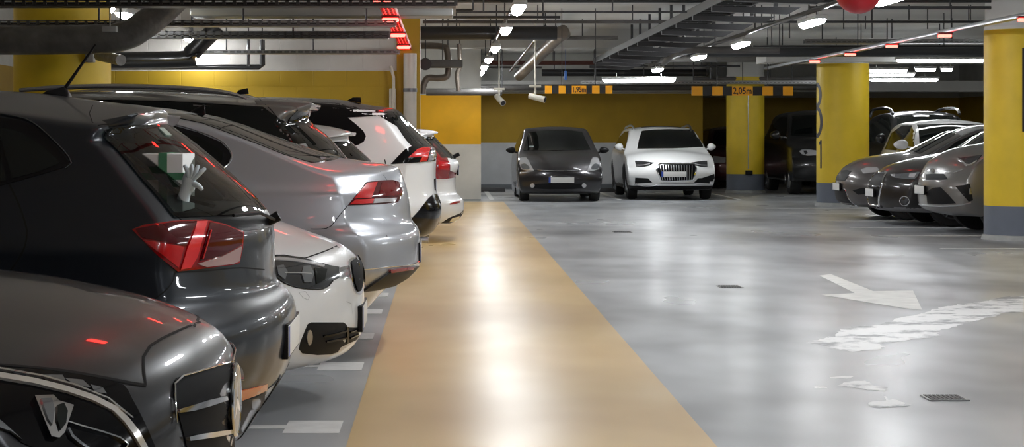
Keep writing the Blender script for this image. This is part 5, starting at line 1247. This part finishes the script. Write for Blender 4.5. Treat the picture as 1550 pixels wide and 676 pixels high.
# ---- white crossover in the right bay
c = Car('white hatchback with white door mirror facing the camera behind the dark right-hand cars', 8.96, 35.25, -PI / 2, 4.2, 1.8, WHITE)
R = [(-1.95, .25), (-2.08, .5), (-2.08, .9), (-2.0, 1.15), (-1.85, 1.48)]
T = [(-1.85, 1.50), (-1.2, 1.58), (-.3, 1.60), (.15, 1.55), (.5, 1.37), (.85, 1.12), (1.05, 1.03), (1.6, .96), (1.95, .84), (2.02, .72)]
Fr = [(1.9, .22), (2.03, .3), (2.08, .45), (2.08, .6), (2.02, .72)]
c.body(R, T, Fr, [(-1.95, .25), (-1, .2), (1, .2), (1.9, .22)], belt=.97, tumble=.34, pf=.3, nu=50, nv=14, nw=18, arches=(-1.3, 1.28), ar=.34)
c.wheels((-1.3, 1.28), .325)
c.patch('windshield', [(-.60, 1.50), (0, 1.52), (.60, 1.50), (.72, 1.08), (0, 1.05), (-.72, 1.08)], GREYGLASS, mode='front', step=.07)
side_glass(c, [(-1.5, 1.05), (-1.4, 1.35), (-.7, 1.49), (.0, 1.49), (.4, 1.36), (.85, 1.02)])
c.mirror_part(.80, 1.15, WHITE, (.09, .13, .085), 1.04)

# ---- three noses of the right row
c = Car('grey-brown hatchback of the right row, its nose beside the numbered column', 6.24 + 2.2, 31.5, PI, 4.4, 1.84, paint('taupe', (.12, .11, .108), .55, .32))
H = c.L / 2
R = [(-2.0, .25), (-2.2, .5), (-2.18, .9), (-2.0, 1.15), (-1.8, 1.4)]
T = [(-1.8, 1.42), (-1.0, 1.50), (-.2, 1.50), (.15, 1.46), (.45, 1.36)] + c.TT([(1440, 196), (1385, 223), (1372, 228.5), (1350, 231), (1322, 235.5), (1298, 241.5), (1279, 252)], 31.5)
Fr = [(H - .22, .19)] + c.TT([(1274, 307), (1268.5, 301), (1267, 290), (1267, 278), (1270, 265), (1279, 252)], 31.5)
c.body(R, T, Fr, [(-2.0, .25), (-1, .2), (1, .2), (H - .22, .19)], belt=[(-2, .98), (1, .93), (2.2, .76)], tumble=.42, crown=[(-2, .06), (0, .07), (1.2, .11), (2.1, .12)], pf=[(.2, .30), (.9, .36)], pw=2.4, nu=60, nv=16, nw=18, arches=(-1.3, 1.28), ar=.345)
c.wheels((-1.3, 1.28), .33)
c.patch('grille', [(1273.5, 258), (1282, 257), (1289, 259), (1283, 266), (1272, 266.5)], BLACK, mirror=False)
c.patch('grille', [(-.42, .68), (.42, .68), (.36, .60), (-.36, .60)], BLACK, mode='front')
lg = c.patch('lower_grille', [(-.40, .46), (.40, .46), (.50, .22), (-.50, .22)], BLACK, mode='front')
c.line('grille_surround', [(-.40, .47), (.40, .47), (.52, .24), (.44, .20), (-.44, .20), (-.52, .24), (-.40, .47)], .01, CHROME, mode='front', tube=.008, smooth=False)
c.patch('headlight', [(1303, 256.5), (1313, 253), (1328, 253), (1331, 257), (1326, 260.5), (1307, 262.5)], CLEAR, off=.006)
c.patch('fog_lamp_vent', [(1290.5, 288), (1306, 284), (1319, 285), (1320, 293), (1299, 294.5)], BLACK)
c.plate('front', .50, blue=False, out=.015)
c.patch('windshield', [(.42, -.5), (1.05, -.62), (1.12, 0), (1.05, .62), (.42, .5), (.35, 0)], GREYGLASS, mode='top', step=.07)
side_glass(c, [(-1.4, 1.0), (-1.2, 1.3), (-.6, 1.40), (.1, 1.38), (.5, 1.22), (.85, .98)])
c.line('window_trim', [(-.6, 1.43), (.0, 1.43), (.45, 1.28), (.95, 1.00)], .01, ALU, mode='side', tube=.008)

c = Car('black estate of the right row with tall chrome-framed grille, between two grey cars', 6.32 + 2.3, 29.3, PI, 4.6, 1.85, paint('brown_black', (.022, .020, .020), .4, .28))
H = c.L / 2
R = [(-2.1, .25), (-2.3, .5), (-2.28, .9), (-2.1, 1.15), (-1.9, 1.4)]
T = [(-1.9, 1.42), (-1.0, 1.50), (-.2, 1.50), (.15, 1.46)] + c.TT([(1500, 195), (1452, 224), (1436, 229), (1412, 233.5), (1372, 242), (1346, 250), (1331, 260)], 29.3)
Fr = [(H - .3, .2)] + c.TT([(1340, 318), (1324, 315), (1319, 307), (1319, 290), (1322, 271), (1331, 260)], 29.3)
c.body(R, T, Fr, [(-2.1, .25), (-1, .2), (1, .2), (H - .3, .2)], belt=[(-2, .98), (1, .93), (2.2, .78)], tumble=.42, crown=[(-2, .06), (0, .07), (1.2, .11), (2.2, .1)], pf=[(.2, .30), (.9, .36)], pw=2.4, nu=60, nv=16, nw=18, arches=(-1.35, 1.33), ar=.35, mats=[c.pnt, mat('skid_grey', (.20, .20, .21), rough=.35, metal=.5)], matf=lambda x, y, z, n: 1 if z < .27 and x > 1.5 else 0)
c.wheels((-1.35, 1.33), .34)
gr = c.patch('grille', [(-.30, .76), (.30, .76), (.40, .62), (.33, .30), (-.33, .30), (-.40, .62)], BLACK, mode='front')
c.line('grille_surround', [(-.30, .77), (.30, .77), (.41, .62), (.34, .29), (-.34, .29), (-.41, .62), (-.30, .77)], .012, CHROME, mode='front', tube=.017, smooth=False, parent=gr)
c.line('grille_surround', [(-.38, .565), (.38, .565)], .012, CHROME, mode='front', tube=.016, smooth=False, parent=gr)
hl = c.patch('headlight', [(1346.5, 263.5), (1360, 263), (1380, 261), (1393, 260), (1386, 271), (1370, 271), (1354, 269)], LAMPGREY, off=.006)
c.patch('projector', [(1349, 264), (1356, 264), (1355, 268), (1350, 267)], CLEAR, off=.011, parent=hl, skirt=.003)
c.patch('projector', [(1377, 263), (1388, 262), (1384, 269), (1376, 268)], CLEAR, off=.011, parent=hl, skirt=.003)
f = c.patch('fog_lamp', [(1369.5 + 6 * math.cos(k * PI / 5), 304 + 6 * math.sin(k * PI / 5)) for k in range(10)], LAMPDARK, off=.008)
c.line('fog_lamp_ring', [(1369.5 + 7 * math.cos(k * PI / 6), 304 + 7 * math.sin(k * PI / 6)) for k in range(13)], .01, CHROME, tube=.008, smooth=False, off=.006)
for k in range(3): c.patch('skid_slot', [(1322 + 5 * k, 310.5), (1325 + 5 * k, 310.5), (1326.5 + 5 * k, 314.5), (1323.5 + 5 * k, 314.5)], BLACK, off=.004, step=2)
c.plate('front', .47, blue=False, out=.03)
c.patch('windshield', [(.42, -.5), (1.05, -.62), (1.12, 0), (1.05, .62), (.42, .5), (.35, 0)], GREYGLASS, mode='top', step=.07)
side_glass(c, [(-1.6, 1.0), (-1.5, 1.3), (-.6, 1.40), (.1, 1.38), (.5, 1.22), (.85, .98)])
c.line('window_trim', [(-.6, 1.43), (.0, 1.43), (.45, 1.28), (.95, 1.00)], .01, ALU, mode='side', tube=.01)

c = Car('grey crossover of the right row with pale plate, nearest to the near yellow column', 6.47 + 2.25, 26.95, PI, 4.5, 1.83, paint('mid_grey', (.20, .195, .19), .55, .32))
H = c.L / 2
R = [(-2.05, .3), (-2.25, .5), (-2.22, .95), (-2.1, 1.2), (-1.9, 1.5)]
T = [(-1.9, 1.52), (-1.0, 1.62), (-.2, 1.62), (.2, 1.56), (.6, 1.36), (1.0, 1.15)] + c.TT([(1535, 208), (1490, 215.5), (1443, 224.5), (1418, 236.5)], 26.95)
Fr = [(H - .3, .24)] + c.TT([(1404, 318), (1396, 311), (1393.5, 296), (1394.5, 274), (1399, 260), (1407, 245.5), (1418, 236.5)], 26.95)
c.body(R, T, Fr, [(-2.05, .3), (-1, .24), (1, .24), (H - .3, .24)], belt=[(-2, 1.02), (1, 1.0), (2.2, .9)], tumble=.38, crown=[(-2, .06), (0, .07), (1.2, .11), (2.2, .1)], pf=[(.2, .32), (.9, .38)], pw=2.4, nu=64, nv=16, nw=20, arches=(-1.32, 1.3), ar=.38)
c.wheels((-1.32, 1.3), .36)
c.patch('grille', [(1401, 263.5), (1415, 262.5), (1429, 263), (1435, 271), (1420, 272), (1402, 272)], BLACK)
c.patch('lower_grille', [(1402, 291), (1412, 284), (1424, 283), (1436, 295), (1447, 307.5), (1425, 309), (1404, 308)], BLACK)
c.patch('emblem', [(1409, 256), (1413, 255), (1415, 258), (1413, 261.5), (1410, 261)], CHROME, mirror=False, off=.01, step=2, smooth=2)
hl = c.patch('headlight', [(1450, 239), (1465, 237.5), (1487, 234.5), (1478, 244), (1468, 250), (1461, 249)], LAMPDARK, off=.006)
strip(c, 'light_guide', [(1449, 240, 2.2), (1456, 244, 2.2), (1462, 249.5, 2.2), (1469, 249.5, 1.8), (1479, 243, 1.2)], 1, CLEAR, hl, .010)
vt = c.patch('fog_lamp_vent', [(1446, 281.5), (1458, 280), (1468, 278), (1471, 290), (1473, 303), (1466, 305)], BLACK)
c.patch('fog_lamp', [(1466, 284), (1470, 284), (1471, 294), (1467, 294)], LAMPGREY, parent=vt, off=.01, step=3, skirt=.003)
c.line('skid_trim', [(1396, 310), (1420, 312), (1447, 311), (1470, 307)], .02, ALU, tube=.010)
strip(c, 'bumper_trim', [(1427, 259, 1.6), (1440, 261, 2), (1456, 257, 1.4)], 1, mat('pale_crease', (.5, .5, .5), rough=.2, metal=.7), None, .004)
c.plate('front', .575, blue=False, out=.02)
side_glass(c, [(-1.5, 1.05), (-1.4, 1.4), (-.6, 1.50), (.1, 1.48), (.6, 1.25), (.85, 1.04)])
